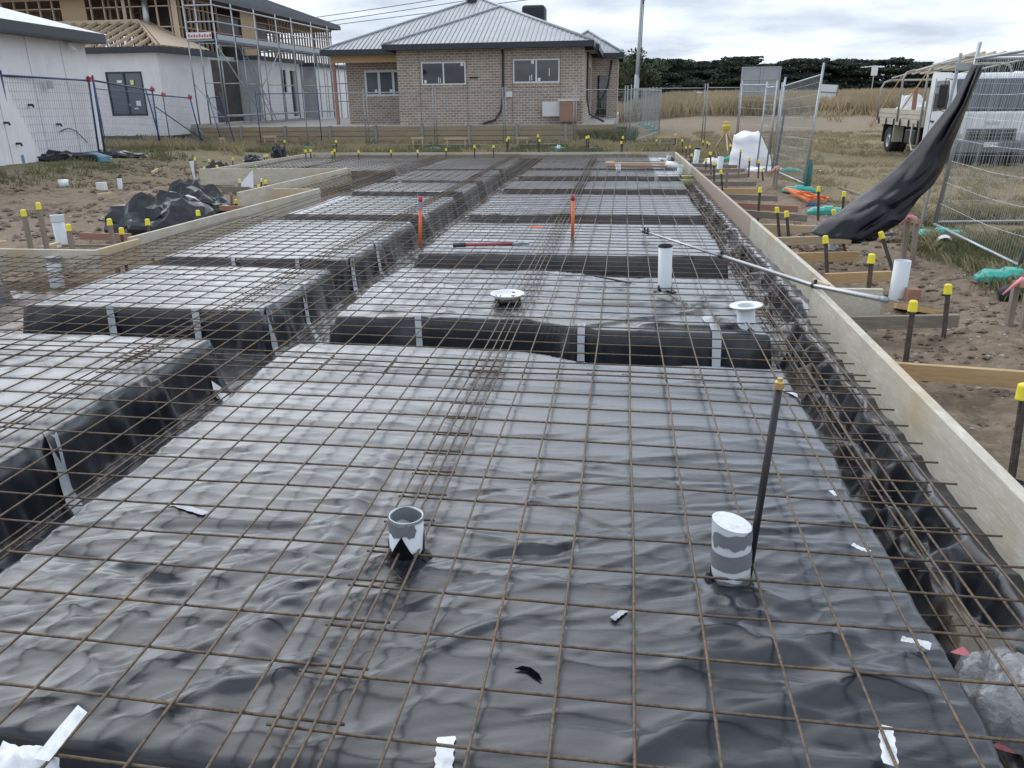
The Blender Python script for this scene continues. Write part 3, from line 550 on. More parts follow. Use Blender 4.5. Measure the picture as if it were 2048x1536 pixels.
R_ = [  # right-hand side, near to far
 ((2047, 783), (2017, 985), 'capped steel stake nearest the camera on the right, cut by the picture edge', 0, 0),
 ((1826, 612), (1806, 752), 'dark steel stake with a yellow cap just outside the near right form board', 0, 0),
 ((1896, 578), (1886, 678), 'short steel stake with a drooping yellow cap behind the grey brace', 0, 0),
 ((1743, 517), (1727, 668), 'tall steel stake with a yellow cap beside the step in the formwork', 0, 0),
 ((1651, 479), (1655, 578), 'steel stake with a yellow cap beside the end of the aluminium pole', 0, 0),
 ((1763, 470), (1785, 541), 'yellow-capped stake leaning left beside the tilted grey pipe', 0, 0),
 ((1668, 425), (1690, 502), 'yellow-capped stake leaning left in front of the draped black plastic', 0, 0),
 ((1688, 388), (1682, 450), 'pale-capped stake against the lower edge of the draped plastic', 0, 0),
 ((1573, 428), (1580, 504), 'thicker stake of a close pair by the far right form board', 0, 0),
 ((1554, 420), (1560, 487), 'thinner stake of a close pair by the far right form board', 0, 0),
 ((1637, 378), (1636, 441), 'yellow-capped stake in front of the teal fence foot and orange tool', 0, 0),
 ((1520, 380), (1515, 446), 'yellow-capped stake at the end of the pinkish form board', 0, 0),
 ((1442, 344), (1445, 382), 'yellow-capped stake next to the bare timber stake', 0, 0),
 ((1428, 327), (1428, 368), 'yellow-capped stake in front of the grey pipe with no lid', 0, 0),
 ((1412, 320), (1411, 346), 'yellow-capped stake left of the plastic scraps on the far right', 0, 0),
 ((1421, 307), (1422, 350), 'pale-capped stake beside the black-lidded pipe', 0, 0),
 ((1383, 310), (1381, 327), 'yellow-capped stake touching the far end of the right-hand form', 0, 0),
 ((1372, 295), (1372, 316), 'small yellow-capped stake just right of the back right corner', 0, 0),
 ((1380, 294), (1380, 317), 'small pale-capped stake left of the black-lidded pipe', 0, 0),
 ((1364.5, 281), (1365, 311), 'yellow-capped stake standing behind the back right corner', 0, 0),
 ((1351, 269), (1350, 298), 'tall yellow-capped stake at the end of the far peg rail', 0, 0),
 ((1396, 279), (1400, 292), 'yellow-capped stake leaning, far right near the perimeter fence', 0, 0),
 ((1406, 283), (1406.5, 311), 'upright yellow-capped stake just left of a close pair of stakes', 0, 0),
 ((1414.6, 285), (1414, 314), 'left stake of the close pair left of the laser tripod', 0, 0),
 ((1418.5, 288), (1420, 309), 'right stake of the close pair left of the laser tripod', 0, 0),
 ((1461, 291), (1462, 329), 'upper stake of the pair under the laser tripod', 0, 0),
 ((1465, 299), (1468, 333), 'lower stake of the pair beside the white bag', 0, 0),
 ((1481.5, 301), (1477, 345), 'yellow-capped stake in front of the white bag, leaning right', 0, 0),
 ((1499, 318), (1497, 353), 'yellow-capped stake below the middle of the white bag', 0, 0),
 ((1518, 323), (1516, 357), 'yellow-capped stake below the right edge of the white bag', 0, 0),
 ((1524, 340), (1526, 362), 'faded-capped stake beside the heap of soil', 1, 0),
 ((1313, 281), (1311, 301), 'yellow-capped stake at the left end of the far peg rail', 0, 0),
 ((1246, 275), (1245, 303), 'taller stake of the pair near the joint of the perimeter fence', 0, 0),
 ((1243, 285), (1241, 303), 'shorter stake of the pair near the joint of the perimeter fence', 0, 0),
 ((1177, 274), (1176.5, 303), 'right stake of the twin stakes behind the far form board', 0, 0),
 ((1173, 275), (1173.5, 303), 'left stake of the twin stakes behind the far form board', 0, 0),
 ((1076, 272), (1077, 304), 'taller stake of a pair behind the far form board, left of the white pipe', 0, 0),
 ((1079, 281), (1079, 304), 'shorter stake of a pair behind the far form board, left of the white pipe', 0, 0),
 ((1017, 276), (1015, 305), 'taller stake of a pair in front of the teal foot, middle of the far board', 0, 0),
 ((1014, 280), (1014, 305), 'shorter stake of a pair in front of the teal foot, middle of the far board', 0, 0),
 ((987, 293), (987, 307), 'single short stake behind the middle of the far form board', 0, 0),
 ((949, 293), (949, 308), 'stake with two stacked yellow caps behind the far form board', 0, 0),
 ((892, 299), (892, 308), 'low yellow cap behind the far board, left of the double-capped stake', 0, 0),
 ((835, 303), (835, 309), 'pale cap just showing over the far form board', 1, 0),
 ((782, 303), (782, 309), 'low yellow cap over the far board beside the dry weeds', 0, 0),
 ((717, 304), (717, 311), 'low yellow cap over the far board, below the teal fence foot', 0, 0),
 ((672, 283), (672, 303), 'tall yellow-capped stake standing in the grass behind the far board', 0, 0),
 ((669, 301), (669, 311), 'right cap of the close pair over the far board', 0, 0),
 ((664, 306), (664, 312), 'left cap of the close pair over the far board', 0, 0),
 ((621, 301), (621, 312), 'right stake of a small pair below the teal foot on the left', 0, 0),
 ((611, 302), (611, 312), 'left stake of a small pair below the teal foot on the left', 0, 0),
 ((569, 283), (571, 312), 'tall black stake with a yellow cap at the back left corner', 0, 0),
 ((554, 302), (556, 315), 'pale-capped stake poking out of a black plastic hump', 1, 0),
 ((529, 312), (529, 321), 'left stake of the pale pair on the far left form', 1, 0),
 ((534, 311), (534, 320), 'right stake of the pale pair on the far left form', 1, 0),
 ((506, 315), (507, 324), 'upper yellow-capped stake by the low black plastic hump', 0, 0),
 ((509, 320), (510, 326), 'lower yellow-capped stake by the low black plastic hump', 0, 0),
 ((466, 318), (466, 329), 'yellow-capped stake on the brown bank at the far left', 0, 0),
 ((418, 321), (419, 334), 'pale-capped wooden stake on the bank, far left', 1, 0),
 ((390, 318), (392, 361), 'pale-capped wooden stake beside the leaning black-lidded pipe', 1, 0),
 ((408, 336), (408, 342), 'faded cap lying low behind the cross board', 1, 0),
 ((431, 326), (433, 350), 'upper stake standing through the black plastic hump', 0, 0),
 ((434, 333), (440, 360), 'lower stake standing before the black plastic hump', 0, 0),
 ((453, 331), (456, 345), 'pale-capped stake on the right of the black plastic hump', 1, 0),
 ((511, 334), (516, 359), 'leaning wooden stake at the second short brace on the left', 1, 0),
 ((523, 329), (525, 347), 'yellow-capped stake against the grey cross board', 0, 0),
 ((576, 335), (580, 359), 'leaning wooden stake at the third short brace on the left', 1, 0),
 ((565, 346), (566, 364), 'pale-capped stake behind the second left form board', 1, 0),
 ((590, 331), (592, 347), 'yellow-capped stake against the cross board, right of the leaning one', 0, 0),
 ((561, 354), (561, 365), 'yellow-capped stake low behind the second left form board', 0, 0),
 ((604, 340), (604, 350), 'upper cap of two caps in line on the left', 0, 0),
 ((604, 347), (604, 357), 'lower cap of two caps in line on the left', 0, 0),
 ((623, 331), (623, 351), 'first of five stakes in a row by the left cross board', 0, 0),
 ((632, 337), (633, 349), 'second of five stakes in a row by the left cross board, shortest', 0, 0),
 ((642, 330), (643, 346), 'third of five stakes in a row by the left cross board', 0, 0),
 ((650, 329), (652, 344), 'fourth of five stakes in a row by the left cross board', 0, 0),
 ((659, 333), (660, 342), 'fifth of five stakes in a row by the left cross board', 0, 0),
 ((686, 320), (688, 337), 'yellow-capped stake at the joint of the cross board and mesh', 0, 0),
 ((479, 362), (481, 393), 'faint yellow-capped wooden stake left of the second left form', 1, 0),
 ((523, 360), (523, 375), 'pale-capped stake behind the stake with two caps', 1, 0),
 ((531, 364), (528, 401), 'tall stake with two stacked yellow caps in the left recess', 0, 0),
 ((517, 373), (520, 398), 'yellow-capped stake left of the double-capped one', 0, 0),
 ((572, 378), (573, 392), 'upper stake of the pair behind the thin cross batten', 0, 0),
 ((568, 386), (568, 394), 'lower stake of the pair behind the thin cross batten', 0, 0),
 ((556, 386), (556, 397), 'stake seen behind the thin cross batten in the left recess', 0, 0),
 ((593, 373), (593, 389), 'front stake of the pair near the end of the long left form', 0, 0),
 ((597, 377), (598, 388), 'rear stake of the pair near the end of the long left form', 0, 0),
 ((472, 403), (473, 424), 'yellow-capped stake beside the larger black plastic heap', 0, 0),
 ((396, 426), (398, 443), 'yellow-capped stake behind the middle of the long left form', 0, 0),
 ((295, 444), (297, 469), 'yellow-capped stake in front of the crumpled black plastic', 0, 0),
 ((243, 462), (243, 483), 'yellow-capped stake behind the joint of the left form boards', 0, 0),
 ((219, 444), (225, 488), 'wooden stake with a yellow cap beside the pinkish ground board', 0, 0),
 ((137, 455), (140, 494), 'wooden stake with a yellow cap right of the flat white pipe', 0, 0),
 ((77, 412), (91, 492), 'tallest wooden stake with a yellow cap at the left', 0, 0),
 ((47, 426), (60, 492), 'leaning wooden stake with a tilted yellow cap at the far left edge', 0, 0),
]
woodn = ('wooden', 'faint')
for i, (cp_, ft, lb, pale, _) in enumerate(R_):
    hidden = (cp_[0] < 300 and cp_[1] > 400) or (290 < cp_[0] < 400 and cp_[1] > 420) or (1340 > cp_[0] > 600 and cp_[1] < 312 and ft[1] > 302) or i == 0 and False
    kd = 'wood' if any(q in lb for q in woodn) else 'post'
    if hidden and cp_[0] > 600: kd2 = kd
    stake(cp_, ft, lb, kd, w=.04, behind=hidden, capw=.066 if cp_[1] < 345 else .062, capm='cap_pale' if pale else 'cap')
stake((1454, 343), (1451, 388), 'bare brown stake without a cap, right of a capped one', 'bare', .05, group='bare timber stakes')
stake((463, 389), (464, 421), 'bare grey stake without a cap beside the black plastic heap', 'bare', .035, group='bare timber stakes')

# ================================================================ BRACES and loose timber
def plank(a, b_, h, th, mt, label, name='brace_board', cat='timber board', group=None, up=(0, 0, 1)):
    mb = MB(); mb.bar(a, b_, th, h, up); return tag(mb.build(name, mt, bevel=.003), label, cat, group)
BR = [((1780, 724), (2060, 743), .105, 'timber_new', 'yellow pine brace, nearest of the braces on the right'),
 ((1686, 633), (1918, 629), .10, 'timber_grey', 'weathered grey brace beyond the yellow pine one'),
 ((1650, 547), (1783, 542), .10, 'timber_new', 'yellow brace behind the tilted grey pipe'),
 ((1580, 506), (1719, 503), .10, 'timber_new', 'short yellow brace with a loose end, by the far form board'),
 ((1544, 475), (1703, 470), .10, 'timber_pale', 'pale brace running under the draped black plastic'),
 ((1515, 448), (1640, 451), .10, 'timber_pale', 'brown brace ending against the draped black plastic'),
 ((1489, 420), (1614.6, 430), .095, 'timber_grey', 'grey mossy brace in front of the teal fence foot'),
 ((1468, 405), (1597, 412), .095, 'timber_red', 'reddish brace left of the orange tool'),
 ((1452, 388), (1556, 392), .09, 'timber_grey', 'dark grey brace beside the pink-ribboned pegs'),
 ((1447, 377), (1515, 377), .09, 'timber_new', 'yellowish brace next to the bare stake'),
 ((1421, 363), (1513, 363), .09, 'timber_grey', 'grey brace in front of the soil heap'),
 ((1408, 351), (1495, 347), .09, 'timber_grey', 'grey brace just beyond the grey open pipe'),
 ((1393, 339), (1489, 337), .08, 'timber_grey', 'grey brace below the white bag'),
 ((1385, 327), (1475, 330), .08, 'timber_grey', 'narrow brace behind the black-lidded pipe'),
 ((1376, 319), (1418, 319), .08, 'timber_grey', 'farthest short brace on the right'),
 ((1352, 307), (1434, 305), .06, 'timber_grey', 'thin rail beyond the back right corner')]
for i, (a, b_, h, mt, lb) in enumerate(BR):
    z = -.13 if i < 14 else -.2
    A, B = at(*a, z), at(*b_, z); A.z -= h/2; B.z -= h/2
    A2 = Vector((max(A.x, XR(min(A.y, 22))+.06), A.y+0, A.z)); plank(A2, B, h, .04, mt, lb, group='timber braces behind the right-hand forms')
for a, b_, h, mt, lb, z in [((420, 359), (464, 347), .12, 'timber_pale', 'pale short brace in front of the black plastic hump', -.2), ((502, 358), (533, 347), .10, 'timber_pale', 'second pale short brace on the left, with a leaning stake', -.2),
 ((567, 360), (603, 347), .10, 'timber_pale', 'third pale short brace on the left', -.2), ((500, 409), (545, 397), .12, 'timber_pale', 'pale brace on the ground beside the double-capped stake', -.22),
 ((522, 389), (600, 385), .03, 'timber_pale', 'thin pale batten lying across the left recess', -.12), ((445, 378), (500, 380), .12, 'timber_grey', 'grey offcut on the mud left of the second left form', -.2),
 ((160, 472), (262, 474), .09, 'timber_red', 'pinkish board on the ground behind the near left forms', -.2), ((440, 416), (520, 418), .08, 'timber_red', 'reddish board beside the larger black plastic heap', -.2),
 ((440, 313), (470, 303), .12, 'timber_red', 'reddish offcut on the bank at the far left', -.15), ((85, 495), (118, 486), .03, 'timber_pale', 'short pale batten behind the near left cross board', -.1),
 ((125, 491), (222, 491), .03, 'timber_grey', 'long grey batten behind the near left cross board', -.1), ((0, 487), (14, 486), .06, 'timber_pale', 'pale block at the left picture edge', -.15),
 ((204, 437), (250, 432), .03, 'timber_pale', 'pale stick poking from under the crumpled plastic', -.28), ((195, 390), (224, 386), .05, 'timber_pale', 'pale offcut on the mud at the left', -.2),
 ((261, 386), (303, 384), .04, 'timber_pale', 'thin brown-tipped stick on the mud', -.25), ((305, 347), (321, 337), .10, 'timber_pale', 'pale rectangular offcut lying on the bank', -.2),
 ((372, 340), (395, 341), .06, 'timber_pale', 'pale stub left of the cross board', -.2)]:
    A, B = at(*a, z), at(*b_, z); plank(A, B, h, .045, mt, lb, 'timber_offcut', 'timber offcut')
# packers, block near tilted pipe
def lump(c, d, mt, label, name, cat, rz=0, bev=.004):
    mb = MB(); mb.box(c, d, Matrix.Rotation(rz, 3, 'Z')); return tag(mb.build(name, mt, bevel=bev), label, cat)
p = onG(1823, 600); lump(p+Vector((0, 0, .05)), (.11, .10, .12), 'timber_red', 'small pinkish timber block with a pale top beside the tilted pipe', 'timber_block', 'timber block', .1)
p = onG(1838, 622); mb = MB(); mb.bar(p+Vector((-.19, .05, .03)), p+Vector((.21, -.04, -.01)), .19, .045, (0, .25, 1)); tag(mb.build('plywood_offcut', 'timber_new', bevel=.003), 'slanted yellow plywood offcut under the pinkish block', 'timber offcut')
p = at(1626, 562, .075); q = at(1657, 574, .075); plank(p, q, .04, .03, 'timber_pale', 'small pale packer on top of the form board under the pole', 'timber_packer', 'timber block')
# peg profiles with pink ribbon
def peg_pair(tops, feet, label, hb=.10):
    bases = [onG(*f) for f in feet]; t_ = [lean_top(b_, *tp) for b_, tp in zip(bases, tops)]
    root = empty('survey_peg', bases[0], label, 'survey peg', 'hurdle pegs tied with pink ribbon')
    for b_, tp in zip(bases, t_): mb = MB(); mb.bar(b_-Vector((0, 0, .1)), tp, .042, .05, (0, 1, 0)); mb.build('leg', 'stake_wood', root)
    d = (t_[1]-t_[0]).normalized() if len(t_) > 1 else Vector((1, 0, 0))
    mb = MB(); mb.bar(t_[0]-d*.05+Vector((0, -.03, -.01)), t_[-1]+d*.06+Vector((0, -.03, -.01)), .04, .045); mb.build('crossbar', 'timber_red', root)
    mb = MB(); c = t_[0]+Vector((0, -.06, .01)); mb.tube([c+Vector((-.11, 0, -.10)), c+Vector((-.05, 0, -.03)), c+Vector((0, 0, .02)), c+Vector((.06, 0, .0)), c+Vector((.05, .05, -.03)), c+Vector((-.02, 0, -.01))], [.006, .012, .022, .022, .015, .01], 6)
    mb.build('ribbon', 'pink', root, smooth=True)
peg_pair([(1815, 436), (1834, 440)], [(1808, 520), (1824, 535)], 'dark double peg with pink ribbon beside the green fence foot')
peg_pair([(1552, 336), (1556, 338)], [(1546, 372), (1551, 380)], 'short brown double peg with pink ribbon beside the soil heap')
peg_pair([(2034, 563), (2060, 566)], [(2017, 652), (2047, 660)], 'brown peg with pink ribbon at the right picture edge')
def rail_profile(x0, x1, ytop, yfoot, lb, mt='timber_pale', yoff=None, extra=True):
    b0 = onG(x0, yfoot); z = lean_top(b0, x0, ytop).z; b1 = lean_top(b0, x1, yfoot)
    root = empty('survey_hurdle', b0, lb, 'survey peg', 'timber hurdles beyond the slab')
    for q in (b0.lerp(b1, .12), b0.lerp(b1, .88)): mb = MB(); mb.bar((q.x, q.y, G(q.x, q.y)-.1), (q.x, q.y, z), .045, .03); mb.build('leg', mt, root)
    mb = MB(); mb.bar((b0.x, b0.y-.03, z), (b1.x, b0.y-.03, z), .03, .07); mb.build('crossbar', mt, root)
rail_profile(1314, 1358, 274, 299, 'wide hurdle with a pink mark right of the perimeter fence joint'); rail_profile(1033, 1057, 276, 296, 'small pink-topped hurdle in the middle of the back')
rail_profile(890, 936, 277, 298, 'wide pale hurdle in front of the retaining wall'); rail_profile(824, 849, 276, 298, 'narrow pale hurdle left of the wide one')
rail_profile(598, 634, 275, 294, 'pinkish hurdle behind the blue fence posts', 'timber_red'); rail_profile(528, 556, 273, 293, 'pale hurdle beside the blue fence post'); rail_profile(443, 453, 277, 302, 'single short hurdle in the weeds at the left')

# ================================================================ PIPES
def pipe(foot, top, wpx, label, zb=None, lid=None, tilt=None, name='pvc_pipe', mt='pvc', wall=.004, buried=.12, group='white plastic pipes standing through the slab and soil', zplane=None):
    base = at(*foot, zb) if zb is not None else onG(*foot); tp = lean_top(base, *top)
    R = wpx/2/FOC*depth(base); ax = (tp-base); L = ax.length; ax.normalize()
    root = empty(name, base, label, 'pipe', group)
    n = 28 if wpx > 20 else 14
    if tilt is None: mb = MB(); mb.lathe(base-ax*buried, ax, [(R, 0), (R, L+buried), (R-wall, L+buried), (R-wall, 0)], n); mb.build('tube', mt, root, smooth=False).data.polygons.foreach_set('use_smooth', [True]*len(mb.f))
    else:
        mb = MB(); mb.lathe(base-ax*buried, ax, [(R, 0), (R, L+buried)], n)
        for k in range(n): v = Vector(mb.v[n+k]); rel = v-tp; v = v+ax*(rel.x*tilt[0]+rel.y*tilt[1]); mb.v[n+k] = tuple(v)
        mb.build('tube', mt, root, smooth=True)
        rim = mb.v[n:2*n]; ml = MB(); ml.add([tp+Vector((0, 0, .004))]+[Vector(v)+Vector((0, 0, .001)) for v in rim], [(0, 1+k, 1+(k+1) % n) for k in range(n)]); ml.build('film_cover', 'tape_white', root)
    if lid: ml = MB(); ml.lathe(tp-ax*(.3*lid), ax, [(R+.002, 0), (R+.003, .3*lid), (R+.001, .3*lid+.003), (R-wall-.002, .3*lid+.001), (R-wall-.004, 0)], n); ml.build('lid', 'black_rubber', root)
    return root, base, tp, R, ax, L
def band(root, base, ax, R, h0, h1, mt, name='tape_band', a0=0, a1=360, jag=.006, seed=1, dr=.0015):
    rg = random.Random(seed); n = 40; mb = MB(); u = Vector((1, 0, 0)); u = (u-ax*u.dot(ax)).normalized(); w_ = ax.cross(u); vs = []
    for k in range(n+1):
        a = math.radians(a0+(a1-a0)*k/n); d = u*math.cos(a)+w_*math.sin(a); r = R+dr+rg.uniform(0, .0015)
        e = sm(np.array(min(k, n-k)/3.0))*1.0 if a1-a0 < 359 else 1
        lo = h0+.6*jag*(.8*math.sin(k*.33+seed)+.5*math.sin(k*.81+seed*2)+.35*rg.uniform(-1, 1)); hi = h1+jag*.25*math.sin(k*.5+seed); mid = (lo+hi)/2; lo, hi = mid+(lo-mid)*float(e), mid+(hi-mid)*float(e)
        vs += [base+ax*lo+d*r, base+ax*hi+d*r]
    mb.add(vs, [(2*k, 2*k+2, 2*k+3, 2*k+1) for k in range(n)]); mb.build(name, mt, root)
def collar(root, base, ax, R, h, mt='plastic_loose', spikes=5, seed=3, flare=2.0, name='plastic_collar'):
    rg = random.Random(seed); n = spikes*8; mb = MB(); vs = []
    for k in range(n):
        a = 2*math.pi*k/n; tri = abs((k % 8)/4-1); d = Vector((math.cos(a), math.sin(a), 0)); hh = h*(.25+.75*tri**1.0)*(.75+.4*math.sin(k/8*2.1+seed))
        f = flare*(1+.18*math.sin(a*3+seed)); zb_ = -.035
        vs += [base+d*(R*f)+Vector((0, 0, zb_)), base+d*(R*(1+.4*(f-1)))+Vector((0, 0, .0+.012*rg.random())), base+d*(R*1.08)+Vector((0, 0, h*.22)), base+ax*hh+d*(R*1.05)+ (ax*0)]
    fs = []
    for k in range(n):
        j = (k+1) % n
        for q in range(3): fs.append((4*k+q, 4*j+q, 4*j+q+1, 4*k+q+1))
    mb.add(vs, fs); mb.build(name, mt, root, smooth=False)
ZP = -.045
# front left taped open pipe
rt, bs, tp, R, ax, L = pipe((814, 1112), (812, 1030), 68, 'open white pipe with torn grey tape on its rim, front left', ZP, buried=.05)
band(rt, bs, ax, R, L*.66, L*.97, 'tape_grey', a0=185, a1=320, jag=.012, seed=5); band(rt, bs, ax, R-.008, L*.70, L*.995, 'tape_grey', 'tape_lining', 0, 360, .014, 8, .0)
band(rt, bs, ax, R, L*.93, L*1.01, 'tape', 'tape_edge', 0, 360, .003, 9, .002); collar(rt, bs, ax, R, L*.62, spikes=4, seed=2, flare=1.75)
# front right film covered pipe
rt, bs, tp, R, ax, L = pipe((1461, 1158), (1464, 1045), 76, 'wide white pipe bound with grey tape and covered with white film', ZP, tilt=(-.28, 0), buried=.05)
band(rt, bs, ax, R, L*.30, L*.58, 'tape_grey', seed=3, jag=.004); band(rt, bs, ax, R, L*.70, L*.93, 'tape_grey', 'tape_patch', 195, 350, .012, 4); band(rt, bs, ax, R, -.02, L*.12, 'tape_grey', 'tape_foot', 180, 360, .01, 6)
collar(rt, bs, ax, R, L*.16, spikes=4, seed=4, flare=1.5)
# black riser
b0 = at(1497, 1150, ZP); t0 = lean_top(b0, 1558, 775); b0 = b0-(t0-b0).normalized()*.0
rr_ = empty('riser_pipe', b0, 'slim black riser pipe with a brass cap leaning beside the taped pipe', 'riser pipe'); axr = (t0-b0).normalized()
mb = MB(); mb.tube([b0-axr*.05, t0], .0118, 16); mb.build('tube', 'black_rubber', rr_, smooth=True)
mb = MB(); mb.lathe(t0-axr*.004, axr, [(.012, 0), (.0155, .001), (.0155, .022), (.0125, .026), (.0085, .027), (.0085, .034), (.006, .036), (0, .036)], 20); mb.build('cap', 'brass', rr_, smooth=False)
# flanged pipe, bowl, rimmed pipe
rt, bs, tp, R, ax, L = pipe((1492, 664), (1492, 610), 35, 'white pipe with a wide flat flange, right of the second bay', ZP-.03, buried=.12)
mb = MB(); mb.lathe(tp-ax*.012, ax, [(R, 0), (R*1.25, .004), (R*1.84, .008), (R*1.86, .013), (R*1.3, .014), (R*1.1, .009), (R*.95, .008)], 32); mb.build('flange', 'pvc_white', rt, smooth=True); collar(rt, bs, ax, R, L*.25, spikes=5, seed=6, flare=1.5)
bs = at(1015, 606, ZP); rt = empty('floor_waste', bs, 'white bowl-shaped floor waste in a black plastic collar, centre of the second bay', 'pipe', 'white plastic pipes standing through the slab and soil')
tp = lean_top(bs, 1017, 586); Rb = 34/FOC*depth(bs); L = tp.z-bs.z
mb = MB(); mb.lathe(bs-Vector((0, 0, .03)), (0, 0, 1), [(Rb*.42, 0), (Rb*.42, .04), (Rb*.8, L+.00), (Rb*.97, L+.022), (Rb, L+.03), (Rb*.95, L+.03), (Rb*.86, L+.012), (Rb*.4, L-.005), (0, L-.005)], 36); mb.build('bowl', 'pvc_white', rt, smooth=True)
collar(rt, bs, Vector((0, 0, 1)), Rb*.72, L*1.0, spikes=5, seed=7, flare=1.5)
rt, bs, tp, R, ax, L = pipe((1329, 583), (1331, 490), 27, 'tall white pipe with a black rim in the second bay', ZP, lid=.05, buried=.05); collar(rt, bs, ax, R, .07, spikes=5, seed=9, flare=2.4)
rt, bs, tp, R, ax, L = pipe((112, 552), (106, 514), 26, 'short white pipe with grey tape round its top in the left edge trench', -.22, buried=.12); band(rt, bs, ax, R, L*.8, L*1.0, 'tape_grey', seed=4)
for a in [((1237, 343), (1236, 328), 10, 'small grey-white pipe at the left end of the loose planks', -.05), ((1324, 328), (1325, 320), 9, 'far small pipe with a flange beside the loose planks', -.05), ((1359, 348), (1361, 329), 10.5, 'grey-white pipe at the far right of the slab', -.1)]:
    rt, bs, tp, R, ax, L = pipe(*a[:4], zb=a[4])
    if 'flange' in a[3]: mb = MB(); mb.lathe(tp, ax, [(R, 0), (R*2, .01), (R*2, .03), (R*.9, .03)], 16); mb.build('flange', 'pvc_white', rt)
    else: mb = MB(); mb.lathe(tp-ax*.05, ax, [(R*1.12, 0), (R*1.14, .05), (R*.9, .05)], 14); mb.build('socket', 'pvc_white', rt)
a, b_ = at(1334, 331, .03), at(1355, 332, .03); mb = MB(); mb.tube([a, a.lerp(b_, .5), b_], [.10, .085, .055], 14); tag(mb.build('pipe_reducer', 'pvc_white', smooth=True), 'white tapered pipe fitting lying on the mesh beside the far pipe', 'pipe fitting')
for a in [((1389, 337), (1396, 296), 11, 'pale pipe with a black lid outside the far right form', None, .12), ((1437, 351), (1442, 313), 11.5, 'grey open pipe outside the far right form', None, None), ((1661, 501), (1666, 458), 20, 'white pipe in front of the draped plastic', None, None), ((1793, 598), (1806, 521), 31, 'large tilted grey-white pipe standing in the soil on the right', None, None),
 ((1115, 303), (1118, 290), 7, 'small round-topped white pipe behind the far form board', None, None), ((393, 360), (382, 320), 9, 'leaning white pipe with a dark lid at the left cross board', None, .06), ((241, 377), (238, 354), 9, 'short white pipe with a black lid on the mud', None, .06)]:
    pipe(*a[:4], zb=a[4], lid=a[5])
rt, bs, tp, R, ax, L = pipe((126, 492), (113, 430), 22, 'tall white pipe with a socket end behind the near left forms', None); mb = MB(); mb.lathe(tp-ax*.09, ax, [(R*1.0, 0), (R*1.12, .01), (R*1.12, .09), (R, .09)], 20); mb.build('socket', 'pvc', rt)
a, b_ = onG(119, 374), onG(138, 373); a.z += .07; b_.z += .07; mb = MB(); mb.tube([a, b_], .085, 16); tag(mb.build('pipe_length', 'pvc_white', smooth=True), 'short white pipe lying on the mud bank at the left', 'pipe')
p = onG(205, 381); lump(p+Vector((0, 0, .09)), (.19, .12, .17), 'pvc_white', 'small white block standing on the mud', 'white_block', 'block')
p = onG(1888, 498); mb = MB(); d = Vector((.3, .95, 0)).normalized(); mb.lathe(p+Vector((0, 0, .045)), d, [(.085, 0), (.085, .22), (.077, .22), (.077, 0)], 20); tag(mb.build('pipe_length', 'pvc', smooth=True), 'grey pipe end half buried by the green fence foot', 'pipe')
p = onG(2015, 600); mb = MB(); mb.lathe(p+Vector((0, 0, .05)), (-1, -.6, .1), [(0, .07), (.05, .068), (.075, .05), (.08, .0), (.07, -.1), (.07, -.5)], 20); rt = empty('drum', p, 'dark round-ended tube lying beside the fence foot at the right edge', 'tube'); mb.build('shell', 'black_plastic', rt, smooth=True)
mb = MB(); mb.lathe(p+Vector((.16, .12, .06)), (1, .5, 0), [(.082, 0), (.082, .4), (.07, .4)], 20); mb.build('sleeve', 'pvc', rt, smooth=True)

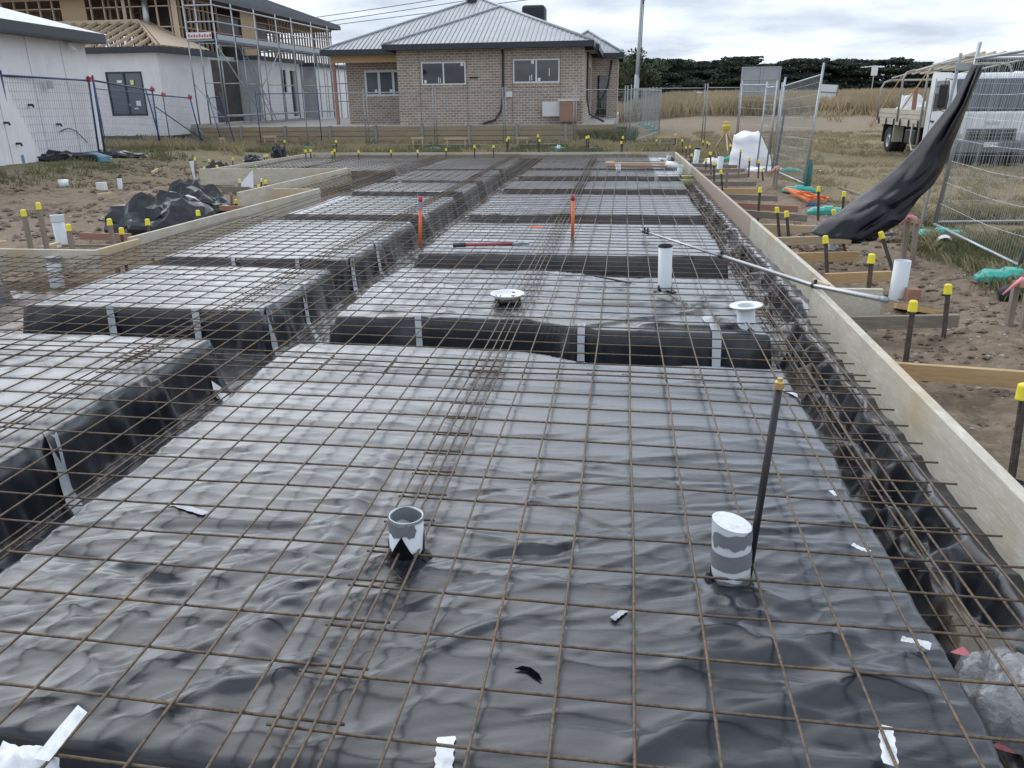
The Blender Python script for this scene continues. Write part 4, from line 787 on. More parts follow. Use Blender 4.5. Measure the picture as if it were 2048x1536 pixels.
# ================================================================ TAPES on the membrane
def tape(a, b_, w=.05, label='', mt='tape', n=14, lift=.006, za=ZP, zb=ZP, name='tape_strip', taut=False):
    A, B = at(*a, za), at(*b_, zb); mb = MB(); vs = []; d = (B-A); d.z = 0; d.normalize(); s = Vector((-d.y, d.x, 0))*w/2
    for i in range(n+1):
        q = A.lerp(B, i/n); w1 = 1+.12*math.sin(i*1.7)
        for sg in (-1, 1):
            v = q+s*sg*w1; z = memz(v.x, v.y); z2 = max(z, memz(v.x+.02, v.y+.02), memz(v.x-.02, v.y-.02)); lim = min(A.z, B.z)-.30
            vs.append(Vector((v.x, v.y, max(z2, lim)+lift)))
    mb.add(vs, [(2*i, 2*i+1, 2*i+3, 2*i+2) for i in range(n)]); tag(mb.build(name, mt, smooth=True), label, 'tape', 'silver tape strips on the black plastic')
for t_ in [((835, 627), (840, 686), .05, 'silver tape strip crossing the first trench near the bowl'), ((1163, 648), (1160, 724), .055, 'wide pale tape strip crossing the first trench, right of centre'),
 ((1412, 637), (1482, 734), .06, 'slanting silver tape beside the flanged pipe'), ((219, 614), (207, 668), .05, 'silver tape strip at the left of the first left trench'), ((391, 615), (374, 674), .05, 'silver tape strip at the right of the first left trench'),
 ((536, 612), (580, 694), .045, 'silver tape on the side of the second left pod'), ((95, 858), (178, 975), .055, 'silver tape down the side of the nearest left pod'), ((700, 508), (733, 570), .045, 'silver tape hanging down the side of the third left pod'),
 ((603, 568), (640, 625), .035, 'thin silver tape on the corner of the second left pod'), ((467, 514), (461, 537), .04, 'silver tape over the second left trench, left one'), ((595, 513), (590, 537), .04, 'silver tape over the second left trench, right one'),
 ((900, 515), (893, 536), .04, 'small silver tape below the bolt cutters, left one'), ((1003, 522), (996, 538), .04, 'small silver tape below the bolt cutters, right one'), ((745, 480), (790, 520), .04, 'silver tape down the side of the third left pod near the orange stake'),
 ((735, 384), (734, 394), .06, 'far silver tape over the fourth left trench, left one'), ((832, 384), (831, 394), .06, 'far silver tape over the fourth left trench, right one'), ((728, 360), (727, 366), .07, 'tiny far silver tape, left one'), ((800, 361), (799, 367), .07, 'tiny far silver tape, right one'),
 ((1312, 352), (1312, 360), .07, 'small silver tape across the gap near the far right pipe'), ((722, 652), (690, 668), .05, 'crumpled silver tape on the left corner of the second bay'), ((340, 1010), (412, 1030), .03, 'dull dark tape scrap on the front bay'), ((1225, 1240), (1252, 1222), .02, 'thin grey scuff of tape on the front bay')]:
    tape(*t_[:2], w=t_[2], label=t_[3])
tape((893, 1478), (886, 1560), .045, 'white tape at the bottom centre edge of the picture', 'tape_white'); tape((1800, 1290), (1858, 1310), .035, 'torn white tape scrap beside the right-hand pod edge', 'tape_white', lift=.02)
tape((1702, 1103), (1738, 1118), .02, 'small torn tape on a long bar, right of the taped pipe', 'tape_white', lift=.03); tape((1660, 990), (1672, 1000), .02, 'tiny tape scrap by the pod corner', 'tape_white', lift=.02)
tape((1765, 1478), (1775, 1560), .035, 'white tape flap hanging over a bar at the lower right', 'tape_white', lift=.045); tape((1555, 778), (1610, 800), .03, 'pale tape behind the top of the black riser', 'tape_white'); tape((420, 692), (468, 745), .05, 'crumpled tape at the corner where the trenches meet', 'tape_white')
def crumple(c, rx, ry, h, mt, label, name, cat, seed=0, n=26, film=False, sh=1.6, ang=0., smooth=False):
    n = max(12, int(n*.75)); rg = random.Random(seed); vs = []; fs = []; m_ = n; rows = max(5, n//3)
    for j in range(rows+1):
        ph = j/rows*math.pi/2
        for k in range(m_):
            a = 2*math.pi*k/m_+.25*(j % 2)*6.28/m_; rr = math.cos(ph)**.75; X1, Y1 = math.cos(a)*rr, math.sin(a)*rr
            n1_ = float(ridge(np.array(X1*1.5+seed*1.3), np.array(Y1*1.5+seed), seed)); n2_ = float(ridge(np.array(X1*3.1+seed), np.array(Y1*3.3-ph), seed+5)); n3_ = float(vnoise(np.array(X1*6.+seed), np.array(Y1*6.), seed+9))
            s_1 = .80+.30*n2_+.10*n3_; x_, y_ = X1*s_1*rx, Y1*s_1*ry; X2, Y2 = x_*math.cos(ang)-y_*math.sin(ang), x_*math.sin(ang)+y_*math.cos(ang)
            vs.append(Vector(c)+Vector((X2, Y2, math.sin(ph)**.8*h*(.30+.75*n1_+.28*(n2_-.4)+.12*n3_)-.02)))
    for j in range(rows):
        for k in range(m_): q = [j*m_+k, j*m_+(k+1) % m_, (j+1)*m_+(k+1) % m_, (j+1)*m_+k]; fs += [(q[0], q[1], q[2]), (q[0], q[2], q[3])] if (j+k) % 2 else [(q[0], q[1], q[3]), (q[1], q[2], q[3])]
    mb = MB(); mb.add(vs, fs); return tag(mb.build(name, mt, smooth=smooth), label, cat)
p = at(55, 1530, -.04); crumple(p+Vector((0, -.02, .0)), .085, .055, .08, 'bag_white', 'crumpled white paper at the bottom left corner', 'paper_scrap', 'paper', 4, 40, smooth=True)
mb = MB(); A = at(108, 1500, .02); mb.add([A+Vector((-.03, -.03, .0)), A+Vector((.025, -.045, .015)), A+Vector((.05, .07, .055)), A+Vector((.015, .085, .06)), A+Vector((-.01, .03, .03))], [(0, 1, 2, 3, 4)]); tag(mb.build('tape_flap', 'tape_white'), 'upright torn white tape flap near the bottom left corner', 'tape')
# plastic bundle bottom right
p = at(2028, 1405, -.16); crumple(p, .155, .17, .17, 'clear_film', 'bundle of crumpled clear film stuffed in the right-hand trench', 'film_bundle', 'plastic bundle', 11, 64, smooth=True)
for (px, py, z, lb) in [(1905, 1442, -.25, 'pink scrap in the trench beside the film bundle'), (2005, 1500, -.28, 'pink scrap at the bottom right'), (1922, 1310, -.22, 'small pink scrap above the film bundle')]:
    p = at(px, py, z); mb = MB(); mb.add([p+Vector((-.03, .01, .0)), p+Vector((.0, -.015, .01)), p+Vector((.035, -.01, .0)), p+Vector((.01, .02, .02))], [(0, 1, 2, 3)]); tag(mb.build('plastic_scrap', 'pink'), lb, 'scrap')
# tear in the membrane
A = at(1060, 1348, ZP+.012); mb = MB(); pts = [(1028, 1342), (1045, 1336), (1062, 1340), (1078, 1352), (1085, 1366), (1070, 1358), (1052, 1347)]
mb.prism([Vector((q.x, q.y, memz(q.x, q.y)+.006)) for q in (at(a, b_, ZP) for a, b_ in pts)], (0, 0, .001)); tag(mb.build('torn_hole', 'void'), 'curved dark tear in the plastic of the front bay', 'tear')

# ================================================================ LOOSE THINGS ON THE SLAB
def orange_marker(x, y0, y1, lb):
    b_ = at(x, y1, ZP); t_ = lean_top(b_, x+1, y0); root = empty('marker_rod', b_, lb, 'marker rod', 'orange marker rods'); ax = (t_-b_).normalized(); L = (t_-b_).length
    mb = MB(); mb.tube([b_, b_+ax*L*.88], .019, 10); mb.build('shaft', 'fluoro', root, smooth=True); mb = MB(); mb.tube([b_+ax*L*.88, t_], .021, 10); mb.build('tip', 'fluoro_red', root, smooth=True); return root, b_, ax, L
orange_marker(1145, 390, 480, 'orange rod with a dark red tip standing right of the mesh lap')
rt, b_, ax, L = orange_marker(840, 393, 496, 'orange rod with a taped top standing in the long central trench'); mb = MB(); mb.tube([b_+ax*L*.76, b_+ax*L*.9], .026, 10); mb.build('tape_wrap', 'tape', rt); 
# bolt cutters
a, b_ = at(906, 490, .02), at(1058, 487, .02); rt = empty('bolt_cutters', a, 'pair of red-handled bolt cutters with black grips lying on the mesh', 'bolt cutters'); d = (b_-a); L = d.length; d.normalize(); s = Vector((-d.y, d.x, 0))
for sg in (-1, 1):
    o_ = s*sg*.022; mb = MB(); mb.tube([a+o_*1.3, a+d*L*.16+o_*1.4], .019, 10); g = mb.build('grip', 'black_rubber', rt, smooth=True)
    mb = MB(); mb.tube([a+d*L*.16+o_*1.4, a+d*L*.5+o_*1.2, a+d*L*.80+o_*.4], .013, 10); mb.build('handle', 'tool_red', rt, smooth=True)
mb = MB(); mb.bar(a+d*L*.78, a+d*L*.90, .05, .02); mb.bar(a+d*L*.88, b_+d*.0+s*.012, .022, .022); mb.bar(a+d*L*.88, b_-s*.014, .022, .022); mb.lathe(a+d*L*.88+Vector((0, 0, -.014)), (0, 0, 1), [(0, 0), (.018, 0), (.018, .03), (0, .03)], 10); mb.build('jaw', 'galv_dull', rt)
# aluminium pole
a = at(1282, 461, .03); b_ = at(1630, 572, .085); dd = (b_-a); e_ = atX(1790, 603, 2.35); rt = empty('screed_pole', a, 'long telescopic aluminium pole lying over the mesh and the right-hand form', 'aluminium pole')
q = b_+(dd.normalized())*.98; q = lean_top(Vector((0, 4.80, 0)), 1772, 600)
d1 = (b_-a).normalized(); mid = a.lerp(b_, .55)
mb = MB(); mb.tube([a, mid], .013, 12); mb.build('inner_tube', 'alu', rt, smooth=True); mb = MB(); mb.tube([mid, b_, q], .018, 12); mb.build('outer_tube', 'alu', rt, smooth=True)
mb = MB(); dq = (q-b_).normalized(); mb.tube([q-dq*.07, q+dq*.005], .0205, 12); mb.build('end_cap', 'galv_dull', rt, smooth=True)
for f in (.03, .055, .56, 1.0):
    c = a.lerp(b_, f); mb = MB(); mb.tube([c-d1*.03, c+d1*.03], .022, 10); mb.bar(c+Vector((0, 0, -.01)), c+Vector((0, 0, .05)), .02, .025); mb.build('clamp', 'black_plastic', rt)
a, b_ = at(1190, 552, .012), at(1262, 566, .012); plank(a, b_, .012, .02, 'black_plastic', 'thin black strip lying on the mesh in the second bay', 'black_strip', 'strip')
p = at(1072, 452, -.03); crumple(p, .09, .05, .02, 'fluoro', 'small red-orange scrap on the third bay', 'plastic_scrap', 'scrap', 2, 10)
for i, (a, b_, mt, lb) in enumerate([((1212, 327), (1345, 327), 'timber_pale', 'far pale plank lying on the mesh at the back'), ((1214, 332), (1335, 333), 'timber_red', 'nearer reddish plank lying on the mesh at the back'), ((1212, 325), (1228, 324), 'timber_pale', 'pale plank end pointing left at the back'), ((1330, 324), (1356, 326), 'timber_pale', 'short pale plank at the back right corner')]):
    A, B = at(*a, .03), at(*b_, .03); plank(A, B, .045, .09, mt, lb, 'loose_plank', 'plank')
# edge-beam oddments: green tube offcuts
for (px, py) in [(1373, 357), (1373, 366)]:
    p = at(px, py, -.1); mb = MB(); mb.lathe(p, (1, .2, 0), [(.07, -.12), (.07, .12), (.05, .12)], 12); tag(mb.build('green_tube', 'lime', smooth=True), 'upper lime-green pipe stub in the far right trench' if py < 360 else 'lower lime-green pipe stub in the far right trench', 'pipe stub')
# ================================================================ TEMPORARY FENCES
def fence(P0, P1, H, mt, label, r=.019, vs_=.06, hs=.25, lean=(0, 0), group='temporary wire fence panels', stay=False, bow=0, wr=.0017, clip=None, z0=None, sign=False, gap=.10, post=.14):
    P0, P1 = Vector(P0), Vector(P1); L = (P1-P0).length; d = (P1-P0)/L; up = Vector((lean[0], lean[1], 1)).normalized()
    root = empty('temporary_fence', P0, label, 'fence panel', group)
    mb = MB()
    for q in (P0, P1): mb.tube([q, q+up*(H+post)], r, 8)
    mb.build('post', mt, root, smooth=True) if False else None
    a = MB(); a.tube([P0, P0+up*(H+post)], r, 8); a.build('post', mt, root, smooth=True); a = MB(); a.tube([P1, P1+up*(H+post)], r, 8); a.build('post', mt, root, smooth=True)
    a = MB(); a.tube([P0+up*H, P1+up*H], r*.9, 8); a.build('rail', mt, root, smooth=True); a = MB(); a.tube([P0+up*gap, P1+up*gap], r*.9, 8); a.build('rail', mt, root, smooth=True)
    w_ = MB(); n = int(L/vs_); nrm = Vector((-d.y, d.x, 0))
    for i in range(1, n):
        q = P0+d*(L*i/n); pts = []
        for k in range(5 if bow else 2):
            f = k/(4 if bow else 1); z = gap+(H-gap)*f
            pts.append(q+up*z+nrm*bow*math.sin(f*3.1)*math.sin(i*.7)+d*bow*1.2*math.sin(f*5+i*.05)*(1-f))
        w_.tube(pts, wr, 3, False)
    for i in range(1, int(H/hs)):
        pts = [P0+d*(L*k/6)+up*(gap+i*hs)+nrm*bow*math.sin(k*1.1)+Vector((0, 0, -bow*1.5*math.sin(k/6*3.14))) for k in range(7)]; w_.tube(pts, wr*1.15, 3, False)
    w_.build('wire_infill', mt, root)
    if clip:
        c = MB(); t_ = P1+up*(H+.03); c.box(t_+d*.03, (.14, .07, .13)); c.build('clip', clip, root)
    if sign: c = MB(); q = P0.lerp(P1, .50)+up*(H-.16)-nrm*.02; c.bar(q-d*.11, q+d*.11, .012, .20); c.build('sign_plate', 'sign_back', root)
    return root
FEETN = [0]
def foot(p, label, mt='teal', L=.62, ang=0, sc=1):
    w2, h = .115*sc, .125*sc; L = L*sc; mb = MB(); xs_ = [(-L/2, .45, .35), (-L/2*.72, 1, .8), (-L*.14, 1, .8), (-L*.10, 1.0, 1.0), (L*.10, 1.0, 1.0), (L*.14, 1, .8), (L/2*.72, 1, .8), (L/2, .45, .35)]
    vs = []; R = Matrix.Rotation(ang, 3, 'Z')
    for x_, ww, hh in xs_:
        for yy, zz in ((-1, 0), (-1, .62), (-.62, 1), (.62, 1), (1, .62), (1, 0)): vs.append(Vector(p)+R @ Vector((x_, yy*w2*ww, zz*h*hh)))
    fs = [tuple(range(6)), tuple(7*6+k for k in reversed(range(6)))]
    for i in range(7):
        for k in range(6): fs.append((i*6+k, (i+1)*6+k, (i+1)*6+(k+1) % 6, i*6+(k+1) % 6))
    mb.add(vs, fs); return tag(mb.build('ballast_block', mt, bevel=.008), label, 'fence block', 'plastic feet of the temporary fences')
def gz(p, dz=0): return Vector((p.x, p.y, G(p.x, p.y)+dz))
def fb(px, py): return onG(px, py)
YF = 30.3
def bp(px, Y=YF): p = atY(px, 200, Y); return Vector((p.x, Y, G(p.x, Y)+.06))
FH = 2.0
fence(bp(512), bp(636), FH, 'blue_steel', 'navy-posted fence panel in front of the scaffolding', stay=False)
for i, (a, b_) in enumerate([(608, 727), (733, 866), (871, 1006), (1011, 1148), (1153, 1250)]):
    fence(bp(a), bp(b_), FH, 'galv_dull', ['galvanised fence panel in front of the brick house porch', 'galvanised fence panel before the left corner of the brick house', 'galvanised fence panel under the left window of the brick house', 'galvanised fence panel between the two brick house windows', 'galvanised fence panel at the right corner of the brick house'][i])
fence(bp(1262), bp(1409), FH, 'galv_dull', 'galvanised fence panel crossing in front of the dirt track')
fence(bp(1414), bp(1479), FH, 'galv_dull', 'narrow galvanised fence panel left of the grey sign board'); p0 = bp(1482, 28); p1 = bp(1551, 26); fence(p0, p1, 2.05, 'galv', 'galvanised fence panel in front of the grey sign board', r=.02)
p0 = bp(1255, 30.6); p1 = onG(1318, 268); fence(p0, p1+Vector((0, 0, .05)), FH, 'galv_dull', 'fence panel turning back at the joint behind the slab')
prev = p1
for i in range(5):
    a = Vector((p1.x-.02-.12*i, p1.y+2.45*i+.05, 0)); b_ = Vector((p1.x-.02-.12*(i+1), p1.y+2.45*(i+1), 0))
    fence(gz(a, .06), gz(b_, .06), FH, 'galv_dull', '%s fence panel of the row running away beside the house' % ['first', 'second', 'third', 'fourth', 'fifth'][i])
    foot(gz(b_), 'teal foot under the row of fences running away, %s' % ['nearest the corner', 'second one back', 'third one back', 'fourth one back', 'farthest one back'][i], ang=.1)
p0 = gz(atY(1165, 200, 52)); fence(gz(Vector((p1.x-3.6, p1.y+12.4, 0)), .06), gz(Vector((p1.x-.7, p1.y+12.3, 0)), .06), FH, 'galv_dull', 'farthest fence panel behind the right end of the brick house')
for (px, py, lb, k) in [(733, 299, 'teal foot in the grass in front of the house porch', .9), (868, 300, 'teal foot with a blue rag, left of the dry weeds', .9), (1008, 299, 'teal foot before the middle of the retaining wall', .9), (1115, 300, 'long teal foot beside the round-topped pipe', 1.1), (1262, 296, 'teal foot at the joint of the perimeter fence', 1), (1240, 297, 'small faded teal foot left of the fence joint', .8),
 (1312, 281, 'teal foot at the corner where the fence turns back', 1), (616, 297, 'dark teal foot under the navy fence post', .8), (1455, 322, 'teal foot left of the white bag', 1.0), (1535, 330, 'teal foot right of the white bag', .9), (1580, 345, 'teal foot at the back of the leaning gate panels', .9),
 (1598, 384, 'teal foot behind the orange tool', 1.0), (1655, 428, 'teal foot partly hidden by the draped plastic', 1.0), (1882, 477, 'teal foot under the near right fence posts', 1.02), (2022, 563, 'teal foot at the right picture edge', 1.0)]:
    foot(onG(px, py), lb, sc=k, ang=random.uniform(-.15, .15) if py < 330 else -.12)
for (px, py, lb) in [(38, 326, 'pale blue block at the foot of the first blue fence post'), (140, 312, 'small blue block below the first blue fence panel')]:
    p = onG(px, py); mb = MB(); mb.bx(p.x-.11, p.x+.11, p.y-.1, p.y+.1, p.z-.02, p.z+.20); mb.tube([p+Vector((0, 0, .19)), p+Vector((0, 0, .27))], .075, 12); tag(mb.build('ballast_block', 'blue_block', bevel=.02), lb, 'fence block', 'blue blocks of the blue fence')
p = onG(198, 321); mb = MB(); mb.bar(p+Vector((-.5, .5, .1)), p+Vector((.45, -.4, .06)), .28, .17); tag(mb.build('ballast_block', 'blue_block', bevel=.03), 'long blue-grey block under the joint of the blue panels', 'fence block', 'blue blocks of the blue fence')
# leaning galvanised pair (mid right)
g0, g1 = onG(1543, 347), onG(1607, 378); topv = lean_top(g1, 1622, 150); ln = ((topv.x-g1.x)/2.1, (topv.y-g1.y)/2.1)
fence(g0, g1, 2.02, 'galv', 'leaning fence panel seen edge-on behind the soil heap', r=.021, lean=(.045, .0), hs=.2, post=.2)
g2 = onG(1577, 333); fence(g0+Vector((.05, .15, 0)), g2+Vector((.1, 3.0, 0)), 2.02, 'galv', 'second leaning panel standing behind the edge-on one', r=.021, lean=(.03, 0), hs=.2)
fence(g0+Vector((-.12, .1, 0)), g0+Vector((-.22, .95, 0)), 2.0, 'galv', 'narrow return panel at the left of the leaning gate panels', r=.02, lean=(.03, 0))
a = onG(1550, 349); b_ = lean_top(a, 1570, 215); mb = MB(); mb.tube([a, a.lerp(b_, .5), b_], .026, 8); tag(mb.build('black_pole', 'black_rubber', smooth=True), 'black flexible pole leaning inside the fence panels', 'pole')
# near right fence
n0 = onG(1862, 466); n1 = onG(2032, 556)
fence(n0+Vector((0, -.02, .02)), Vector((n1.x, n1.y, n1.z+.02)), 2.05, 'galv', 'near right fence panel with bowed wires, running towards the camera', r=.019, vs_=.065, hs=.26, lean=(.075, .0), bow=.018, wr=.0022, gap=.1, post=.18)
n2 = Vector((n0.x+2.45, n0.y+.45, 0)); fence(n0+Vector((.08, .12, .02)), gz(n2, .02), 2.05, 'galv', 'near right fence panel running away to the right, in front of the truck', r=.019, vs_=.075, hs=.28, lean=(.06, 0), bow=.02, wr=.0022, post=.18)
n3 = n1+Vector((.1, -2.4, 0)); fence(n1+Vector((.07, -.08, .02)), gz(n3, .02), 2.05, 'galv', 'fence panel cut off by the right picture edge', r=.019, lean=(.08, 0), bow=.015)
a = n0+Vector((-.12, .06, 0)); mb = MB(); mb.tube([a, a+Vector((.13, .02, 2.13))], .02, 8); q = a+Vector((.18, .02, 1.98)); mb.bar(q+Vector((-.1, -.03, 0)), q+Vector((.16, -.03, 0)), .05, .06); tag(mb.build('fence_pole', 'galv', smooth=False), 'loose galvanised pole clamped to the near right fence', 'pole')
# blue fence at the left
def bl(px, py): return onG(px, py)
B0, B1, B2 = onG(34, 326), onG(199, 311), onG(321, 303)
z0 = (lean_top(B0, 42, 152).z-B0.z); z1 = (lean_top(B1, 205, 165).z-B1.z); z2 = (lean_top(B2, 325, 172).z-B2.z)
fence(B0, B1, 2.05, 'blue_steel', 'nearest blue fence panel, with a small sign, before the white wall', r=.028, lean=(.05, .0), vs_=.09, hs=.2, clip='red_clip', sign=True, wr=.0024, post=.12)
fence(B1+Vector((.1, .12, 0)), B2, 2.05, 'blue_steel', 'second blue fence panel, in front of the black-framed window', r=.028, lean=(.03, 0), vs_=.09, hs=.2, clip='red_clip', wr=.0022)
B3 = onG(408, 300); fence(B2+Vector((.05, .1, 0)), B3, 1.95, 'blue_steel', 'third blue fence panel, leaning before the scaffolding', r=.026, lean=(-.14, 0), clip='red_clip', wr=.0022)
B4 = bp(455, 29.8); fence(B3+Vector((.2, 1.2, 0)), B4+Vector((.1, 0, 0)), 1.95, 'blue_steel', 'fourth blue fence panel, leaning left of the navy-posted one', lean=(-.18, 0))
a = B2+Vector((.1, 0, 1.5)); b_ = onG(432, 298); mb = MB(); mb.tube([a, b_], .02, 8); tag(mb.build('sloping_brace', 'blue_steel', smooth=True), 'blue stay sloping down from the second blue panel', 'fence stay', 'sloping stays of the blue fence')
a = lean_top(B3, 392, 255); b_ = onG(440, 296); mb = MB(); mb.tube([a, b_], .02, 8); tag(mb.build('sloping_brace', 'galv', smooth=True), 'silver stay sloping down to the weeds', 'fence stay', 'sloping stays of the blue fence')
a = atY(192, 184, YF-2); b_ = atY(325, 187, YF-2); p = Vector((a.x, a.y, G(a.x, a.y))); q = Vector((b_.x, b_.y, G(b_.x, b_.y)))
fence(p, q, 1.95, 'blue_steel', 'blue fence panel standing behind the second one, with a red clip', lean=(0, 0), clip='red_clip')

# ================================================================ DRAPED BLACK PLASTIC (hung from the fence)
Ls = [(1944, 129, 9.55), (1921, 175, 9.5), (1904, 206, 9.5), (1865, 254, 9.45), (1830, 300, 9.4), (1792, 337, 9.35), (1740, 381, 9.2), (1690, 415, 9.05), (1655, 436, 8.95), (1619, 466, 8.8)]
Rs = [(1967, 136, 9.55), (1953, 167, 9.5), (1936, 212, 9.5), (1919, 256, 9.45), (1898, 306, 9.4), (1884, 342, 9.3), (1865, 371, 9.2), (1840, 394, 9.1), (1806, 440, 8.95), (1745, 484, 8.75)]
vs = []; nU, nV = 60, 30
for i in range(nU+1):
    f = i/nU*(len(Ls)-1); k = min(int(f), len(Ls)-2); g = f-k
    l = [Ls[k][q]*(1-g)+Ls[k+1][q]*g for q in range(3)]; r_ = [Rs[k][q]*(1-g)+Rs[k+1][q]*g for q in range(3)]
    A, B = atY(*l), atY(*r_); T = i/nU; W = (B-A).length
    for j in range(nV+1):
        s_2 = j/nV; p = A.lerp(B, s_2)
        fold_ = math.sin(s_2*math.pi)*(.10+.14*T)*-1 + .022*math.sin(s_2*7+T*4)*(.35+T) + .11*math.exp(-((s_2-.36-.08*math.sin(T*5))/.07)**2)*math.sin(min(1, T*2.2)*3.1)
        fold_ += (float(ridge(np.array(s_2*3+T*3), np.array(T*7-s_2*2), 5))-.5)*.12*T*T
        p = p+Vector((.12*fold_, fold_, .05*(float(fbm(np.array(s_2*4), np.array(T*6), 3, 2))-.5)*T)); vs.append(p)
mb = MB(); mb.add(vs, [(i*(nV+1)+j, i*(nV+1)+j+1, (i+1)*(nV+1)+j+1, (i+1)*(nV+1)+j) for i in range(nU) for j in range(nV)])
o = tag(mb.build('plastic_drape', 'plastic_loose', smooth=True), 'long twisted sheet of black plastic hanging from the near right fence to the soil', 'plastic sheet')
md = o.modifiers.new('thick', 'SOLIDIFY'); md.thickness = .004
p = onG(1735, 476); crumple(p+Vector((0, -.05, 0)), .42, .14, .10, 'plastic_loose', 'crumpled lower end of the plastic spread over the soil and brace', 'plastic_fold', 'plastic sheet', 5, 30)
# other loose plastic
p = onG(325, 466); crumple(p, .75, .45, .50, 'plastic_heap', 'larger crumpled heap of black plastic behind the long left form', 'plastic_heap', 'plastic sheet', 3, 40, ang=.1, sh=2.4)
p = onG(243, 441); crumple(p, .35, .15, .12, 'plastic_heap', 'thin tail of black plastic on the mud at the left of the heap', 'plastic_heap', 'plastic sheet', 8, 20)
p = onG(392, 428); crumple(p, .60, .38, .52, 'plastic_heap', 'upright dark heap of black plastic behind the crumpled one', 'plastic_heap', 'plastic sheet', 13, 36, sh=2.2)
for (px, py, a, b_, h, lb, sd) in [(438, 357, .32, .3, .42, 'black plastic hump over the left cross board, with stakes through it', 2), (492, 354, .40, .12, .14, 'low roll of black plastic along the foot of the cross board', 4), (548, 352, .40, .10, .10, 'flat scrap of black plastic on the sand by the cross board', 6), (505, 324, .30, .2, .25, 'low black plastic hump behind the far left form', 7), (558, 316, .25, .2, .42, 'small pointed black plastic hump at the back left corner', 9),
 (85, 322, 1.0, .4, .28, 'flat black plastic lying at the foot of the white wall', 12), (165, 317, .9, .3, .16, 'strip of black plastic beside the blue block', 14), (1158, 290, .35, .2, .28, 'small black bag at the foot of the retaining wall', 15), (1190, 290, .5, .2, .3, 'ragged black plastic at the foot of the retaining wall', 16), (1193, 303, .4, .2, .16, 'dark scrap behind the far form board', 17),
 (1360, 296, .35, .2, .22, 'dark bag just behind the back right corner', 18), (1935, 893, .2, .12, .16, 'tuft of black plastic sticking out behind the near right form', 19), (228, 312, 1.0, .3, .14, 'grey plastic strip beside the long blue block', 20)]:
    p = onG(px, py) if px != 1935 else Vector((1.80, 3.25, -.25)); crumple(p, a, b_, h, 'plastic_heap', lb, 'plastic_heap' if h > .2 else 'plastic_scrap', 'plastic sheet', sd, 20, sh=2)
# white bulk bag
p = onG(1499, 338); vs = []; n = 34; Lv = 22
for j in range(Lv+1):
    f = j/Lv
    for k in range(n):
        a = 2*math.pi*k/n; c_x, s_x = math.cos(a), math.sin(a); q = (abs(c_x)**2.6+abs(s_x)**2.6)**(-1/2.6)
        w1 = (.50+.03*math.sin(f*7))*(1-.42*f**2.6)*q*(1+.10*(float(ridge(np.array(a*1.3), np.array(f*4), 7))-.5)); top = .07*math.sin(a*1+.6)+.03*math.sin(a*4+1)
        vs.append(p+Vector((w1*c_x-.16*f*f, w1*s_x*.8, f*(.92+.9*f*top)-.03)))
fs = [(j*n+k, j*n+(k+1) % n, (j+1)*n+(k+1) % n, (j+1)*n+k) for j in range(Lv) for k in range(n)]
vs.append(p+Vector((-.1, 0, .80))); fs += [(Lv*n+k, Lv*n+(k+1) % n, len(vs)-1) for k in range(n)]
mb = MB(); mb.add(vs, fs); tag(mb.build('bulk_bag', 'bag_white', smooth=True), 'big white woven sack standing at the far right of the slab', 'bulk bag')
for (px, py, a, b_, h, lb) in [(1425, 329, .3, .2, .2, 'white plastic scrap beside the black-lidded pipe'), (1530, 343, .5, .2, .14, 'pale crumpled sheet below the white bag'), (1638, 344, .16, .1, .06, 'small white litter on the field behind the gate'), (180, 272, .05, .05, .03, 'tiny pale clod on the bank')][:3]:
    crumple(onG(px, py), a, b_, h, 'bag_white', lb, 'plastic_scrap', 'litter', px, 14)
mb = MB(); q = onG(450, 372); mb.add([q+Vector((-.25, 0, 0)), q+Vector((.25, -.1, .02)), q+Vector((.33, .1, .42)), q+Vector((.1, .12, .15))], [(0, 1, 2, 3)])
q = onG(492, 378); mb = MB(); mb.prism([q+Vector((-.22, 0, .02)), q+Vector((.20, -.05, .03)), q+Vector((.20, 0, .40))], (0, .02, 0)); tag(mb.build('white_scrap', 'bag_white'), 'pointed white scrap left of the second left form board', 'litter')
# laser level on tripod
b0 = onG(1447, 316); hd = lean_top(b0, 1452, 263); rt = empty('laser_level', b0, 'yellow laser level on a wooden tripod left of the white bag', 'laser level')
fts = [onG(1421, 312), onG(1457, 322), onG(1476, 309)]
for f_ in fts: mb = MB(); mb.bar(f_, hd, .035, .045); mb.build('leg', 'timber_pale', rt)
mb = MB(); mb.lathe(hd, (0, 0, 1), [(.10, 0), (.10, .03), (.07, .035), (.11, .06), (.12, .16), (.08, .20), (.075, .27), (.05, .29), (0, .29)], 16); mb.build('instrument', 'yellow_tool', rt, smooth=False)
# orange folded trestle
q0, q1 = at(1572, 383, -.20), at(1640, 405, -.26); rt = empty('folded_trestle', q0, 'orange folded metal trestle lying beside the teal fence foot', 'trestle'); d = (q1-q0); s = Vector((-d.y, d.x, 0)).normalized()
for k, (o1, o2) in enumerate(((-.02, -.20), (0, -.08), (.01, .05), (.03, .16))): mb = MB(); mb.bar(q0+s*o1+Vector((0, 0, .05)), q1+s*o2+Vector((0, 0, .03+.03*(k % 2))), .04, .035); mb.build('leg', 'orange_paint', rt)
mb = MB(); mb.bar(q0+d*.55+s*-.15+Vector((0, 0, .08)), q0+d*.55+s*.12+Vector((0, 0, .08)), .03, .03); mb.bar(q0+d*.9+s*-.20+Vector((0, 0, .08)), q0+d*.9+s*.17+Vector((0, 0, .08)), .035, .035); mb.build('crossbar', 'orange_paint', rt)
p = at(1626, 412, -.3); crumple(p, .12, .06, .07, 'blue_steel', 'small blue cloth beside the orange trestle', 'cloth', 'cloth', 4, 12)
